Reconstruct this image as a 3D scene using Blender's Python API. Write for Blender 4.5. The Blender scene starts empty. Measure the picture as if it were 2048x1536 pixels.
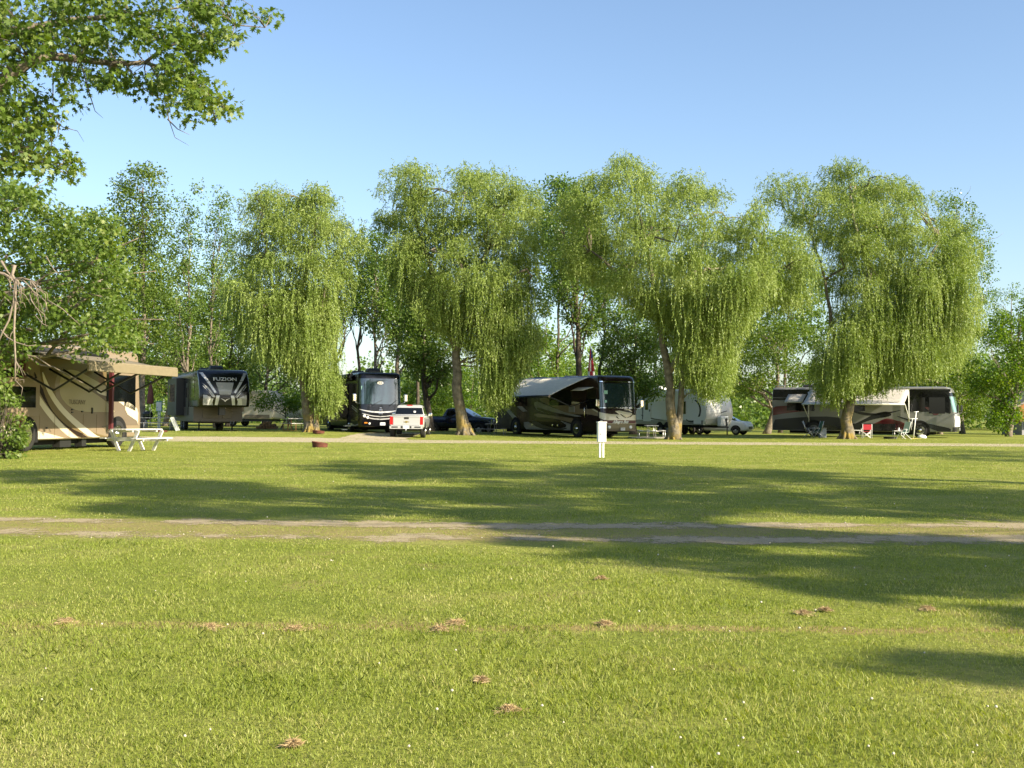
import bpy, math, random
import numpy as np
from mathutils import Vector, Matrix
random.seed(7)
R = math.radians
# ------------------------------------------------------------------ camera
F_PX, CAM_H, PITCH, ROLL = 2300.0, 1.35, math.atan(62/2300), 0.0061
fwd = Vector((0, math.cos(PITCH), math.sin(PITCH)))
r0 = Vector((1, 0, 0)); u0 = Vector((0, -math.sin(PITCH), math.cos(PITCH)))
rgt = r0*math.cos(ROLL) + u0*math.sin(ROLL)
up = u0*math.cos(ROLL) - r0*math.sin(ROLL)
CAM = Vector((0, 0, CAM_H))
sc = bpy.context.scene
cd = bpy.data.cameras.new('camera'); cam = bpy.data.objects.new('camera', cd); sc.collection.objects.link(cam)
cd.sensor_width = 36; cd.lens = 36*F_PX/2048; cd.clip_end = 2000; cd.clip_start = 0.05
cam.matrix_world = Matrix(((rgt.x, up.x, -fwd.x, 0), (rgt.y, up.y, -fwd.y, 0), (rgt.z, up.z, -fwd.z, CAM_H), (0, 0, 0, 1)))
sc.camera = cam
# ------------------------------------------------------------------ sun, sky, exposure
SUN_EL = R(29)
sh = Vector((0.84, -0.54, 0)).normalized()
SUN = Vector((sh.x*math.cos(SUN_EL), sh.y*math.cos(SUN_EL), math.sin(SUN_EL)))
w = bpy.data.worlds.new('World'); sc.world = w; w.use_nodes = True
wn = w.node_tree; bg = wn.nodes['Background']
sky = wn.nodes.new('ShaderNodeTexSky'); sky.sky_type = 'NISHITA'; sky.sun_disc = False
sky.sun_elevation = SUN_EL; sky.sun_rotation = math.atan2(sh.x, sh.y)
sky.air_density = 1.0; sky.dust_density = 1.3; sky.ozone_density = 2.2; sky.altitude = 200
wn.links.new(sky.outputs[0], bg.inputs[0]); bg.inputs[1].default_value = 0.104
sd = bpy.data.lights.new('sun', 'SUN'); sd.energy = 5.0; sd.angle = R(0.55); sd.color = (1, 0.88, 0.66)
so = bpy.data.objects.new('sun', sd); sc.collection.objects.link(so)
so.rotation_euler = SUN.to_track_quat('Z', 'Y').to_euler(); so.location = (0, 0, 60)
sc.view_settings.view_transform = 'Standard'; sc.view_settings.look = 'None'
sc.view_settings.exposure = 1.18; sc.view_settings.gamma = 1
cy = sc.cycles
cy.max_bounces = 6; cy.diffuse_bounces = 3; cy.glossy_bounces = 3; cy.transmission_bounces = 4; cy.transparent_max_bounces = 8
# ------------------------------------------------------------------ pixel -> place
def ray(x, y): return fwd*F_PX + rgt*(x-1024) - up*(y-768)
def at(x, y, Y):
    d = ray(x, y); return CAM + d*(Y/d.y)
def gnd(x, y, z=0.0):
    d = ray(x, y); return CAM + d*((z-CAM_H)/d.z)
def sstep(a, b, t):
    t = np.clip((t-a)/(b-a), 0, 1); return t*t*(3-2*t)
def gz(X, Y):       # the lawn rises a little on the far left
    return 0.3*sstep(56, 66, Y)*sstep(2, 12, -X) + 0.16*sstep(62, 68, Y)*np.exp(-((X+3)/4.0)**2)
# ------------------------------------------------------------------ helpers
def link(o): sc.collection.objects.link(o)
def tag(o, label=None, cat=None, group=None, kind=None):
    if label: o['label'] = label
    if cat: o['category'] = cat
    if group: o['group'] = group
    if kind: o['kind'] = kind
    return o
def empty(name, loc, rz=0, label=None, cat=None, group=None):
    o = bpy.data.objects.new(name, None); link(o); o.location = loc; o.rotation_euler = (0, 0, rz)
    return tag(o, label, cat, group)
def copy_tree(o, parent=None):
    c = o.copy(); link(c); c.parent = parent
    for ch in list(o.children): copy_tree(ch, c)
    return c
class MB:
    def __init__(s): s.v = []; s.f = []; s.m = []; s.s = []
    def add(s, vs, fs, mi=0, smooth=False):
        b = len(s.v); s.v += [tuple(p) for p in vs]
        for f in fs: s.f.append([b+i for i in f]); s.m.append(mi); s.s.append(smooth)
        return s
    def box(s, c, d, mi=0, M=None):
        x, y, z = c; a, b, e = d[0]/2, d[1]/2, d[2]/2
        vs = [Vector((sx*a, sy*b, sz*e)) for sx in (-1, 1) for sy in (-1, 1) for sz in (-1, 1)]
        if M is not None: vs = [M @ p for p in vs]
        vs = [p+Vector(c) for p in vs]
        return s.add(vs, [(0, 1, 3, 2), (4, 6, 7, 5), (0, 4, 5, 1), (2, 3, 7, 6), (0, 2, 6, 4), (1, 5, 7, 3)], mi)
    def prism(s, pts, off, mi=0, smooth=False):
        n = len(pts); off = Vector(off); a = [Vector(p) for p in pts]; b = [p+off for p in a]
        return s.add(a+b, [list(range(n))[::-1], list(range(n, 2*n))]+[(i, (i+1) % n, n+(i+1) % n, n+i) for i in range(n)], mi, smooth)
    def tube(s, pts, rad, n=8, mi=0, cap=True, smooth=True):
        pts = [Vector(p) for p in pts]; rad = rad if hasattr(rad, '__len__') else [rad]*len(pts)
        vs = []; k = len(pts); prev = None
        for i, p in enumerate(pts):
            t = (pts[min(i+1, k-1)]-pts[max(i-1, 0)]).normalized()
            if prev is None:
                a = Vector((1, 0, 0)) if abs(t.x) < .8 else Vector((0, 1, 0))
                prev = (a - t*a.dot(t)).normalized()
            else: prev = (prev - t*prev.dot(t)).normalized()
            q = t.cross(prev)
            for j in range(n):
                an = 2*math.pi*j/n; vs.append(p+(prev*math.cos(an)+q*math.sin(an))*rad[i])
        fs = [(i*n+j, i*n+(j+1) % n, (i+1)*n+(j+1) % n, (i+1)*n+j) for i in range(k-1) for j in range(n)]
        s.add(vs, fs, mi, smooth)
        if cap:
            b = len(s.v)-len(vs)
            s.f += [[b+j for j in range(n)][::-1], [b+(k-1)*n+j for j in range(n)]]; s.m += [mi, mi]; s.s += [False, False]
        return s
    def lathe(s, prof, c, axis='z', n=24, mi=0, smooth=True, cap=True):
        vs = []; 
        for r, h in prof:
            for j in range(n):
                a = 2*math.pi*j/n; p, q = r*math.cos(a), r*math.sin(a)
                vs.append({'z': (c[0]+p, c[1]+q, c[2]+h), 'y': (c[0]+q, c[1]+h, c[2]+p), 'x': (c[0]+h, c[1]+p, c[2]+q)}[axis])
        k = len(prof)
        fs = [(i*n+j, i*n+(j+1) % n, (i+1)*n+(j+1) % n, (i+1)*n+j) for i in range(k-1) for j in range(n)]
        s.add(vs, fs, mi, smooth); b = len(s.v)-len(vs)
        if not cap: return s
        s.f += [[b+j for j in range(n)][::-1], [b+(k-1)*n+j for j in range(n)]]; s.m += [mi, mi]; s.s += [False, False]
        return s
    def build(s, name, mats, parent=None, bevel=0, loc=None):
        me = bpy.data.meshes.new(name); me.from_pydata(s.v, [], s.f)
        for m in (mats if isinstance(mats, (list, tuple)) else [mats]): me.materials.append(m)
        me.polygons.foreach_set('material_index', s.m); me.polygons.foreach_set('use_smooth', s.s); me.update()
        o = bpy.data.objects.new(name, me); link(o)
        if parent: o.parent = parent
        if loc is not None: o.location = loc
        if bevel:
            b = o.modifiers.new('bevel', 'BEVEL'); b.width = bevel; b.segments = 2; b.limit_method = 'ANGLE'; b.angle_limit = R(40)
        return o
def quads(name, V, nv, mat, parent=None, smooth=False, faces=None):
    """V: (n*nv,3) numpy, each nv points one polygon (or faces pattern)"""
    me = bpy.data.meshes.new(name); n = len(V)//nv
    me.vertices.add(len(V)); me.vertices.foreach_set('co', V.astype(np.float32).ravel())
    if faces is None: faces = [list(range(nv))]
    pat = np.concatenate([np.array(f) for f in faces]); tot = [len(f) for f in faces]
    L = (pat[None, :] + nv*np.arange(n)[:, None]).ravel()
    me.loops.add(len(L)); me.loops.foreach_set('vertex_index', L.astype(np.int32))
    T = np.tile(tot, n); S = np.concatenate([[0], np.cumsum(T)[:-1]])
    me.polygons.add(len(T)); me.polygons.foreach_set('loop_start', S.astype(np.int32)); me.polygons.foreach_set('loop_total', T.astype(np.int32))
    if smooth: me.polygons.foreach_set('use_smooth', np.ones(len(T), bool))
    me.update(calc_edges=True); me.materials.append(mat)
    o = bpy.data.objects.new(name, me); link(o)
    if parent: o.parent = parent
    return o
# ------------------------------------------------------------------ materials
def mat(name, col=(.5, .5, .5), rough=.6, metal=0, coat=0, spec=.5, noise=0, nscale=5, bump=0, bscale=40, trans=0):
    m = bpy.data.materials.new(name); m.use_nodes = True; nt = m.node_tree; b = nt.nodes['Principled BSDF']
    b.inputs['Base Color'].default_value = (*col, 1); b.inputs['Roughness'].default_value = rough
    b.inputs['Metallic'].default_value = metal; b.inputs['Coat Weight'].default_value = coat; b.inputs['Coat Roughness'].default_value = .04
    b.inputs['Specular IOR Level'].default_value = spec
    if noise or bump:
        tc = nt.nodes.new('ShaderNodeTexCoord')
    if noise:
        n = nt.nodes.new('ShaderNodeTexNoise'); n.inputs['Scale'].default_value = nscale; n.inputs['Detail'].default_value = 6
        nt.links.new(tc.outputs['Object'], n.inputs['Vector'])
        r = nt.nodes.new('ShaderNodeMapRange'); r.inputs[1].default_value = .3; r.inputs[2].default_value = .7
        r.inputs[3].default_value = 1-noise; r.inputs[4].default_value = 1+noise*.6
        nt.links.new(n.outputs[0], r.inputs[0])
        mx = nt.nodes.new('ShaderNodeMix'); mx.data_type = 'RGBA'; mx.blend_type = 'MULTIPLY'; mx.inputs[0].default_value = 1
        mx.inputs[6].default_value = (*col, 1); nt.links.new(r.outputs[0], mx.inputs[7]); nt.links.new(mx.outputs[2], b.inputs['Base Color'])
    if bump:
        n2 = nt.nodes.new('ShaderNodeTexNoise'); n2.inputs['Scale'].default_value = bscale; n2.inputs['Detail'].default_value = 5
        nt.links.new(tc.outputs['Object'], n2.inputs['Vector'])
        bp = nt.nodes.new('ShaderNodeBump'); bp.inputs['Strength'].default_value = bump; bp.inputs['Distance'].default_value = .03
        nt.links.new(n2.outputs[0], bp.inputs['Height']); nt.links.new(bp.outputs[0], b.inputs['Normal'])
    return m
def ramp(nt, stops, src):
    r = nt.nodes.new('ShaderNodeValToRGB'); e = r.color_ramp.elements
    while len(e) < len(stops): e.new(0.5)
    for i, (p, c) in enumerate(stops): e[i].position = p; e[i].color = (*c, 1)
    nt.links.new(src, r.inputs[0]); return r
def leafmat(name, cols, trans=.35, rough=.45, scale=.5, isl=.55):
    m = bpy.data.materials.new(name); m.use_nodes = True; nt = m.node_tree; b = nt.nodes['Principled BSDF']; out = nt.nodes['Material Output']
    g = nt.nodes.new('ShaderNodeNewGeometry'); tc = nt.nodes.new('ShaderNodeTexCoord')
    n = nt.nodes.new('ShaderNodeTexNoise'); n.inputs['Scale'].default_value = scale; n.inputs['Detail'].default_value = 3
    nt.links.new(tc.outputs['Object'], n.inputs['Vector'])
    ma = nt.nodes.new('ShaderNodeMath'); ma.operation = 'MULTIPLY_ADD'; ma.inputs[1].default_value = isl
    nt.links.new(g.outputs['Random Per Island'], ma.inputs[0])
    mb = nt.nodes.new('ShaderNodeMath'); mb.operation = 'MULTIPLY_ADD'; mb.inputs[1].default_value = 1.45-isl; mb.inputs[2].default_value = -.22+(.55-isl)*0
    nt.links.new(n.outputs[0], mb.inputs[0]); nt.links.new(mb.outputs[0], ma.inputs[2])
    k = len(cols); rp = ramp(nt, [(i/(k-1), c) for i, c in enumerate(cols)], ma.outputs[0])
    nt.links.new(rp.outputs[0], b.inputs['Base Color']); b.inputs['Roughness'].default_value = rough
    b.inputs['Specular IOR Level'].default_value = .35
    t = nt.nodes.new('ShaderNodeBsdfTranslucent')
    hs = nt.nodes.new('ShaderNodeHueSaturation'); hs.inputs['Saturation'].default_value = 1.15; hs.inputs['Value'].default_value = 1.6
    hs.inputs['Hue'].default_value = .49
    nt.links.new(rp.outputs[0], hs.inputs['Color']); nt.links.new(hs.outputs[0], t.inputs['Color'])
    mx = nt.nodes.new('ShaderNodeMixShader'); mx.inputs[0].default_value = trans
    nt.links.new(b.outputs[0], mx.inputs[1]); nt.links.new(t.outputs[0], mx.inputs[2]); nt.links.new(mx.outputs[0], out.inputs[0])
    return m
M_willow = leafmat('willow_leaf', [(.07, .12, .02), (.15, .215, .04), (.245, .315, .08), (.36, .41, .17)], .32, isl=.3)
M_maple = leafmat('maple_leaf', [(.045, .085, .012), (.08, .135, .018), (.125, .19, .03), (.26, .29, .07)], .36)
M_poplar = leafmat('poplar_leaf', [(.045, .09, .015), (.09, .16, .026), (.15, .225, .045), (.24, .29, .1)], .35, .35)
M_bush = leafmat('bush_leaf', [(.05, .11, .01), (.09, .17, .016), (.14, .22, .025), (.22, .25, .04)], .4)
M_bark = mat('grey_bark', (.2, .165, .125), .9, noise=.5, nscale=6, bump=.9, bscale=14)
M_barkw = mat('willow_bark', (.165, .14, .1), .9, noise=.5, nscale=5, bump=1, bscale=9)
M_barkd = mat('dark_bark', (.1, .08, .06), .9, noise=.4, nscale=5, bump=.8, bscale=12)
M_dead = mat('dead_wood', (.25, .2, .155), .8, noise=.3, nscale=8)
# bark of the willows: yellow patches, stronger towards the foot
nt = M_barkw.node_tree; mx0 = [n for n in nt.nodes if n.type == 'MIX'][0]; b0 = nt.nodes['Principled BSDF']
ge = nt.nodes.new('ShaderNodeNewGeometry'); sp = nt.nodes.new('ShaderNodeSeparateXYZ'); nt.links.new(ge.outputs['Position'], sp.inputs[0])
nn = nt.nodes.new('ShaderNodeTexNoise'); nn.inputs['Scale'].default_value = 1.6
nt.links.new(ge.outputs['Position'], nn.inputs['Vector'])
mr = nt.nodes.new('ShaderNodeMapRange'); mr.inputs[1].default_value = 2.6; mr.inputs[2].default_value = .2; nt.links.new(sp.outputs[2], mr.inputs[0])
mu = nt.nodes.new('ShaderNodeMath'); mu.operation = 'MULTIPLY'; nt.links.new(mr.outputs[0], mu.inputs[0])
st = nt.nodes.new('ShaderNodeMapRange'); st.inputs[1].default_value = .48; st.inputs[2].default_value = .62; nt.links.new(nn.outputs[0], st.inputs[0]); nt.links.new(st.outputs[0], mu.inputs[1])
m2 = nt.nodes.new('ShaderNodeMix'); m2.data_type = 'RGBA'; m2.inputs[7].default_value = (.24, .17, .035, 1)
nt.links.new(mu.outputs[0], m2.inputs[0]); nt.links.new(mx0.outputs[2], m2.inputs[6]); nt.links.new(m2.outputs[2], b0.inputs['Base Color'])
# ------------------------------------------------------------------ ground, track, path
def node(nt, t, **kw):
    n = nt.nodes.new(t)
    for k, v in kw.items(): setattr(n, k, v)
    return n
def noise(nt, vec, scale, detail=4, rough=.5):
    n = nt.nodes.new('ShaderNodeTexNoise'); n.inputs['Scale'].default_value = scale; n.inputs['Detail'].default_value = detail; n.inputs['Roughness'].default_value = rough
    nt.links.new(vec, n.inputs['Vector']); return n.outputs[0]
def mrange(nt, src, a, b, c=0, d=1):
    r = nt.nodes.new('ShaderNodeMapRange'); r.inputs[1].default_value = a; r.inputs[2].default_value = b; r.inputs[3].default_value = c; r.inputs[4].default_value = d
    nt.links.new(src, r.inputs[0]); return r.outputs[0]
def math_(nt, op, a, b=None, c=None):
    m = nt.nodes.new('ShaderNodeMath'); m.operation = op
    for i, q in enumerate((a, b, c)):
        if q is None: continue
        if isinstance(q, (int, float)): m.inputs[i].default_value = q
        else: nt.links.new(q, m.inputs[i])
    return m.outputs[0]
def mixc(nt, fac, a, b, mode='MIX'):
    m = nt.nodes.new('ShaderNodeMix'); m.data_type = 'RGBA'; m.blend_type = mode
    for i, q in ((0, fac), (6, a), (7, b)):
        if isinstance(q, tuple): m.inputs[i].default_value = (*q, 1)
        elif isinstance(q, (int, float)): m.inputs[i].default_value = q
        else: nt.links.new(q, m.inputs[i])
    return m.outputs[2]
M_ground = bpy.data.materials.new('lawn'); M_ground.use_nodes = True; nt = M_ground.node_tree; b = nt.nodes['Principled BSDF']
pos = nt.nodes.new('ShaderNodeNewGeometry').outputs['Position']
base = ramp(nt, [(.25, (.138, .178, .026)), (.5, (.218, .248, .044)), (.75, (.335, .32, .1))], noise(nt, pos, .55, 8, .62))
fine = ramp(nt, [(.3, (.65, .65, .65)), (.7, (1.25, 1.25, 1.25))], noise(nt, pos, 14, 6, .7))
c1 = mixc(nt, 1, base.outputs[0], fine.outputs[0], 'MULTIPLY')
dry = mrange(nt, noise(nt, pos, .9, 6, .65), .56, .68)
c2 = mixc(nt, math_(nt, 'MULTIPLY', dry, .5), c1, (.3, .23, .1))
sxyz = nt.nodes.new('ShaderNodeSeparateXYZ'); nt.links.new(pos, sxyz.inputs[0]); gx_, gy_ = sxyz.outputs[0], sxyz.outputs[1]
x2_ = math_(nt, 'MULTIPLY', gx_, gx_); tyy = math_(nt, 'MULTIPLY_ADD', math_(nt, 'DIVIDE', x2_, math_(nt, 'ADD', x2_, 45.0)), .9, 13.3)
band = mrange(nt, math_(nt, 'ABSOLUTE', math_(nt, 'SUBTRACT', gy_, tyy)), 2.1, .7)          # worn dry grass along the track
wear = mrange(nt, math_(nt, 'MULTIPLY_ADD', noise(nt, pos, 1.7, 7, .7), 1.5, math_(nt, 'SUBTRACT', band, 1.0)), .35, .8)
c2 = mixc(nt, math_(nt, 'MULTIPLY', wear, .68), c2, (.32, .245, .115))
b2 = mrange(nt, math_(nt, 'ABSOLUTE', math_(nt, 'SUBTRACT', gy_, 7.35)), .42, .05)            # line of raked clippings
w2 = mrange(nt, math_(nt, 'MULTIPLY_ADD', noise(nt, pos, 2.6, 7, .75), 1.7, math_(nt, 'SUBTRACT', b2, 1.1)), .45, .8)
c2 = mixc(nt, math_(nt, 'MULTIPLY', w2, .6), c2, (.36, .24, .12))
nt.links.new(c2, b.inputs['Base Color']); b.inputs['Roughness'].default_value = .9; b.inputs['Specular IOR Level'].default_value = .1
bp = nt.nodes.new('ShaderNodeBump'); bp.inputs['Strength'].default_value = .8; bp.inputs['Distance'].default_value = .05
nt.links.new(noise(nt, pos, 20, 6, .7), bp.inputs['Height']); nt.links.new(bp.outputs[0], b.inputs['Normal'])
def axis_pts(segs):
    out = []
    for a, b_, n in segs: out += list(np.linspace(a, b_, n, endpoint=False))
    return np.array(out+[segs[-1][1]])
ax = axis_pts([(-600, -40, 10), (-40, 40, 60), (40, 600, 10)]); ay = axis_pts([(-200, 40, 8), (40, 90, 50), (90, 900, 12)])
GX, GY = np.meshgrid(ax, ay); GZ = gz(GX, GY)
nx, ny = len(ax), len(ay)
me = bpy.data.meshes.new('ground')
me.from_pydata([tuple(p) for p in np.stack([GX.ravel(), GY.ravel(), GZ.ravel()], 1)], [], [(j*nx+i, j*nx+i+1, (j+1)*nx+i+1, (j+1)*nx+i) for j in range(ny-1) for i in range(nx-1)])
me.materials.append(M_ground); g = bpy.data.objects.new('ground', me); link(g); tag(g, kind='structure')
g['label'] = 'wide mown lawn of yellow green grass across the campground'

def strip_mat(name, cols, edge, grass_mix, rut=None):
    m = bpy.data.materials.new(name); m.use_nodes = True; nt = m.node_tree; b = nt.nodes['Principled BSDF']; out = nt.nodes['Material Output']
    pos = nt.nodes.new('ShaderNodeNewGeometry').outputs['Position']
    tc = nt.nodes.new('ShaderNodeUVMap').outputs[0]
    sp = nt.nodes.new('ShaderNodeSeparateXYZ'); nt.links.new(tc, sp.inputs[0]); v = sp.outputs[1]
    st = ramp(nt, [(.3, cols[0]), (.5, cols[1]), (.72, cols[2])], noise(nt, pos, 9, 8, .75))
    sm = mixc(nt, mrange(nt, noise(nt, pos, 55, 3, .8), .35, .7), st.outputs[0], cols[3])
    nt.links.new(sm, b.inputs['Base Color']); b.inputs['Roughness'].default_value = .95; b.inputs['Specular IOR Level'].default_value = .1
    bp = nt.nodes.new('ShaderNodeBump'); bp.inputs['Strength'].default_value = .7; bp.inputs['Distance'].default_value = .03
    nt.links.new(noise(nt, pos, 40, 5, .7), bp.inputs['Height']); nt.links.new(bp.outputs[0], b.inputs['Normal'])
    d = math_(nt, 'ABSOLUTE', math_(nt, 'SUBTRACT', v, .5))           # 0 centre .. .5 edge
    if rut is None:
        prof = mrange(nt, d, .5, .36)
    else:                                                             # two wheel ruts with a grassy crown between
        a_ = math_(nt, 'ABSOLUTE', math_(nt, 'SUBTRACT', d, rut))
        prof = mrange(nt, a_, .22, .02, 0, .74)
    nz = mrange(nt, math_(nt, 'MULTIPLY_ADD', noise(nt, pos, .35, 3, .5), .45, math_(nt, 'MULTIPLY', noise(nt, pos, 1.9, 10, .82), .6)), .33, .72)
    mask = mrange(nt, math_(nt, 'ADD', prof, math_(nt, 'MULTIPLY', math_(nt, 'SUBTRACT', nz, .5), edge)), .38, .62, 0, grass_mix)
    tr = nt.nodes.new('ShaderNodeBsdfTransparent'); mx = nt.nodes.new('ShaderNodeMixShader')
    nt.links.new(mask, mx.inputs[0]); nt.links.new(tr.outputs[0], mx.inputs[1]); nt.links.new(b.outputs[0], mx.inputs[2]); nt.links.new(mx.outputs[0], out.inputs[0])
    return m
def strip(name, label, cl, hw, m, z=.004):
    """cl: centre line points; flat ribbon that follows the ground"""
    vs = []; uv = []; fs = []; k = len(cl)
    for i, (X, Y) in enumerate(cl):
        a = cl[max(i-1, 0)]; c = cl[min(i+1, k-1)]; t = Vector((c[0]-a[0], c[1]-a[1])).normalized(); n = Vector((-t.y, t.x))
        for j in range(5):
            s_ = (j/4-.5)*2*hw; px, py = X+n.x*s_, Y+n.y*s_
            vs.append((px, py, float(gz(px, py))+z)); uv.append((i/4, j/4))
    for i in range(k-1):
        for j in range(4): fs.append((i*5+j, i*5+j+1, (i+1)*5+j+1, (i+1)*5+j))
    me = bpy.data.meshes.new(name); me.from_pydata(vs, [], fs); me.materials.append(m)
    u = me.uv_layers.new(name='UVMap')
    for l in me.loops: u.data[l.index].uv = uv[l.vertex_index]
    o = bpy.data.objects.new(name, me); link(o); tag(o, label, kind='structure'); return o
M_track = strip_mat('track_dirt', [(.22, .16, .075), (.36, .275, .15), (.47, .38, .24), (.52, .45, .32)], 2.0, .86, rut=.24)
M_path = strip_mat('path_gravel', [(.34, .27, .16), (.42, .35, .22), (.5, .42, .29), (.52, .46, .35)], 1.0, .9)
def track_y(X): return 13.3 + .9*X*X/(X*X+45)
strip('dirt_track', 'two rut dirt track crossing the lawn in front', [(x, track_y(x)) for x in np.linspace(-60, 60, 161)], 1.6, M_track)
strip('gravel_path', 'pale gravel lane in front of the parked motorhomes', [(x, 57.3+.02*math.sin(x*.3)) for x in np.linspace(-90, 120, 141)], 3.3, M_path)
# bare earth of the pitch under the silver truck
strip('gravel_pitch', 'bare gravel pull-in where the silver truck stands', [(-7.4+.05*i, 60+.8*i) for i in range(16)], 1.9, M_path, .008)
# ------------------------------------------------------------------ grass
rng = np.random.default_rng(3)
def leafy(cols, t=.35, sc=.6): return leafmat('grass_blade', cols, t, .5, sc)
M_grass = leafy([(.118, .178, .02), (.205, .26, .036), (.3, .335, .075), (.53, .46, .23)], .32, .8)
def hashnoise(x, y, s, seed):
    g_ = np.random.default_rng(seed).uniform(0, 1, (64, 64)); X = (x/s) % 63; Y = (y/s) % 63
    i, j = np.minimum(X.astype(int), 62), np.minimum(Y.astype(int), 62); fx, fy = X-i, Y-j; fx = fx*fx*(3-2*fx); fy = fy*fy*(3-2*fy)
    return g_[i, j]*(1-fx)*(1-fy)+g_[i+1, j]*fx*(1-fy)+g_[i, j+1]*(1-fx)*fy+g_[i+1, j+1]*fx*fy
def blades(n, ymin, ymax, halfw, hmin, hmax, wk, seed, name):
    rg = np.random.default_rng(seed)
    Y = np.exp(rg.uniform(np.log(ymin), np.log(ymax), n)); X = rg.uniform(-1, 1, n)*halfw*(Y+2)
    ty = track_y(X)
    d = np.abs(Y-ty)/3.2; r_ = np.abs(d-.24)
    keep = rg.uniform(0, 1, n) < np.where(r_ < .08, .42, np.where(d < .48, .9, 1))
    # patchy height
    ph = .8+.3*(hashnoise(X+60, Y+2, 1.3, 3)-.5)*2+.35*(hashnoise(X+60, Y+2, .27, 4)-.5)*2
    dens = rg.uniform(0, 1, n) < .45+.75*hashnoise(X+60, Y+2, .6, 5)
    k = keep & dens; X, Y, ph = X[k], Y[k], ph[k]; n = len(X)
    h = rg.uniform(hmin, hmax, n)*np.clip(ph, .45, 1.4)
    lowt = np.abs(Y-track_y(X)) < 1.5; h = np.where(lowt, h*.45, h)
    wd = wk*(Y**.9)*rg.uniform(.6, 1.3, n)+.0016
    a = rg.uniform(0, 2*np.pi, n); lean = rg.uniform(.2, 1.3, n)*h; la = rg.uniform(0, 2*np.pi, n)
    dx, dy = np.cos(a)*wd/2, np.sin(a)*wd/2; lx, ly = np.cos(la)*lean, np.sin(la)*lean
    Z = gz(X, Y)
    V = np.stack([np.stack([X-dx, Y-dy, Z-.005], 1), np.stack([X+dx, Y+dy, Z-.005], 1),
                  np.stack([X+lx*.4+dx*.8, Y+ly*.4+dy*.8, Z+h*.6], 1), np.stack([X+lx, Y+ly, Z+h], 1), np.stack([X+lx*.4-dx*.8, Y+ly*.4-dy*.8, Z+h*.6], 1)], 1).reshape(-1, 3)
    o = quads(name, V, 5, M_grass); tag(o, 'short mown grass blades covering the lawn', 'grass', kind='stuff'); return o
blades(850000, 2.6, 70, .6, .012, .034, .00046, 5, 'grass')
# a few taller pale stems
# ------------------------------------------------------------------ foliage
def unit(n, rg):
    v = rg.normal(size=(n, 3)); return v/np.linalg.norm(v, axis=1, keepdims=True)
def diamond(C, D, N, L, W, fold=0):
    """leaf quads at C along D with side vector N x D"""
    S = np.cross(D, N); S /= np.linalg.norm(S, axis=1, keepdims=True)+1e-9
    L = L[:, None]; W = W[:, None]
    return np.stack([C, C+D*L*.45+S*W*.5, C+D*L, C+D*L*.45-S*W*.5], 1).reshape(-1, 3)
def tree_tubes(mb, segs):
    for pts, rad, n in segs: mb.tube(pts, rad, n)
def curve(p, q, bend, n=6, rg=None, jit=.0):
    p = np.array(p, float); q = np.array(q, float); b_ = np.array(bend, float); out = []
    for i in range(n+1):
        t = i/n; m = p*(1-t)+q*t + b_*4*t*(1-t)
        if rg is not None and 0 < i < n: m = m+rg.normal(size=3)*jit
        out.append(tuple(m))
    return out
def trunk_mesh(name, base, top, r0_, r1_, mat_, parent, limbs, rg, lean=(0, 0, 0), flare=1.5, n=12):
    mb = MB(); base = np.array(base, float); top = np.array(top, float)
    pts = curve(base-np.array([0, 0, .15]), top, lean, 9, rg, .04*np.linalg.norm(top-base)/8)
    rad = [r0_*(1-i/9)+r1_*i/9 for i in range(10)]; rad[0] = r0_*flare; rad[1] = r0_*(1+(flare-1)*.25)
    pts[1] = tuple(np.array(pts[0])*.55+np.array(pts[1])*.45) if flare > 1 else pts[1]
    mb.tube(pts, rad, n)
    P_ = [np.array(p) for p in pts]
    for q, rr, f in limbs:                         # limb to q leaving the trunk at fraction f
        q = np.array(q, float); i = int(np.clip(f*9, 1, 8.99)); s = P_[i]*(1-(f*9-i))+P_[i+1]*(f*9-i) if i < 9 else P_[9]
        d = q-s; up_ = np.array([0, 0, .12*np.linalg.norm(d)])
        L = np.linalg.norm(d); cp = curve(s, q, up_*rg.uniform(.2, 1)*(-1 if q[2] > s[2]+.6*L else 1)*.8, 6, rg, .03*L)
        mb.tube(cp, [rr*(1-.8*k/6) for k in range(7)], 6)
        for _ in range(2):                         # secondary fork
            k = rg.integers(2, 6); s2 = np.array(cp[k]); e2 = s2+d*rg.uniform(.25, .45)+rg.normal(size=3)*L*.16
            mb.tube(curve(s2, e2, (0, 0, .03*L), 4, rg, .02*L), [rr*.45*(1-.75*j/4) for j in range(5)], 5)
    return mb.build(name, mat_, parent)
def clump_leaves(cent, rad, per, size, rg, flat=.75, droop=.25):
    """cent (n,3) twig centres, rad (n,), per leaves each"""
    n = len(cent); C = np.repeat(cent, per, 0); r = np.repeat(rad, per)
    u = unit(len(C), rg); rr = rg.uniform(.1, 1, len(C))**.5
    off = u*rr[:, None]*r[:, None]; off[:, 2] *= flat
    D = off/(np.linalg.norm(off, axis=1, keepdims=True)+1e-6)+unit(len(C), rg)*.8; D[:, 2] -= droop; D /= np.linalg.norm(D, axis=1, keepdims=True)
    Nn = unit(len(C), rg)*.9+np.array([SUN.x*.3, SUN.y*.3, .7]); L = size*rg.uniform(.7, 1.3, len(C)); W = L*rg.uniform(.6, .85, len(C))
    return diamond(C+off, D, Nn, L, W)
def in_poly(px, py, poly):
    inside = np.zeros(len(px), bool); n = len(poly); j = n-1
    for i in range(n):
        xi, yi = poly[i]; xj, yj = poly[j]
        c = ((yi > py) != (yj > py)) & (px < (xj-xi)*(py-yi)/(yj-yi+1e-9)+xi); inside ^= c; j = i
    return inside
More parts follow.
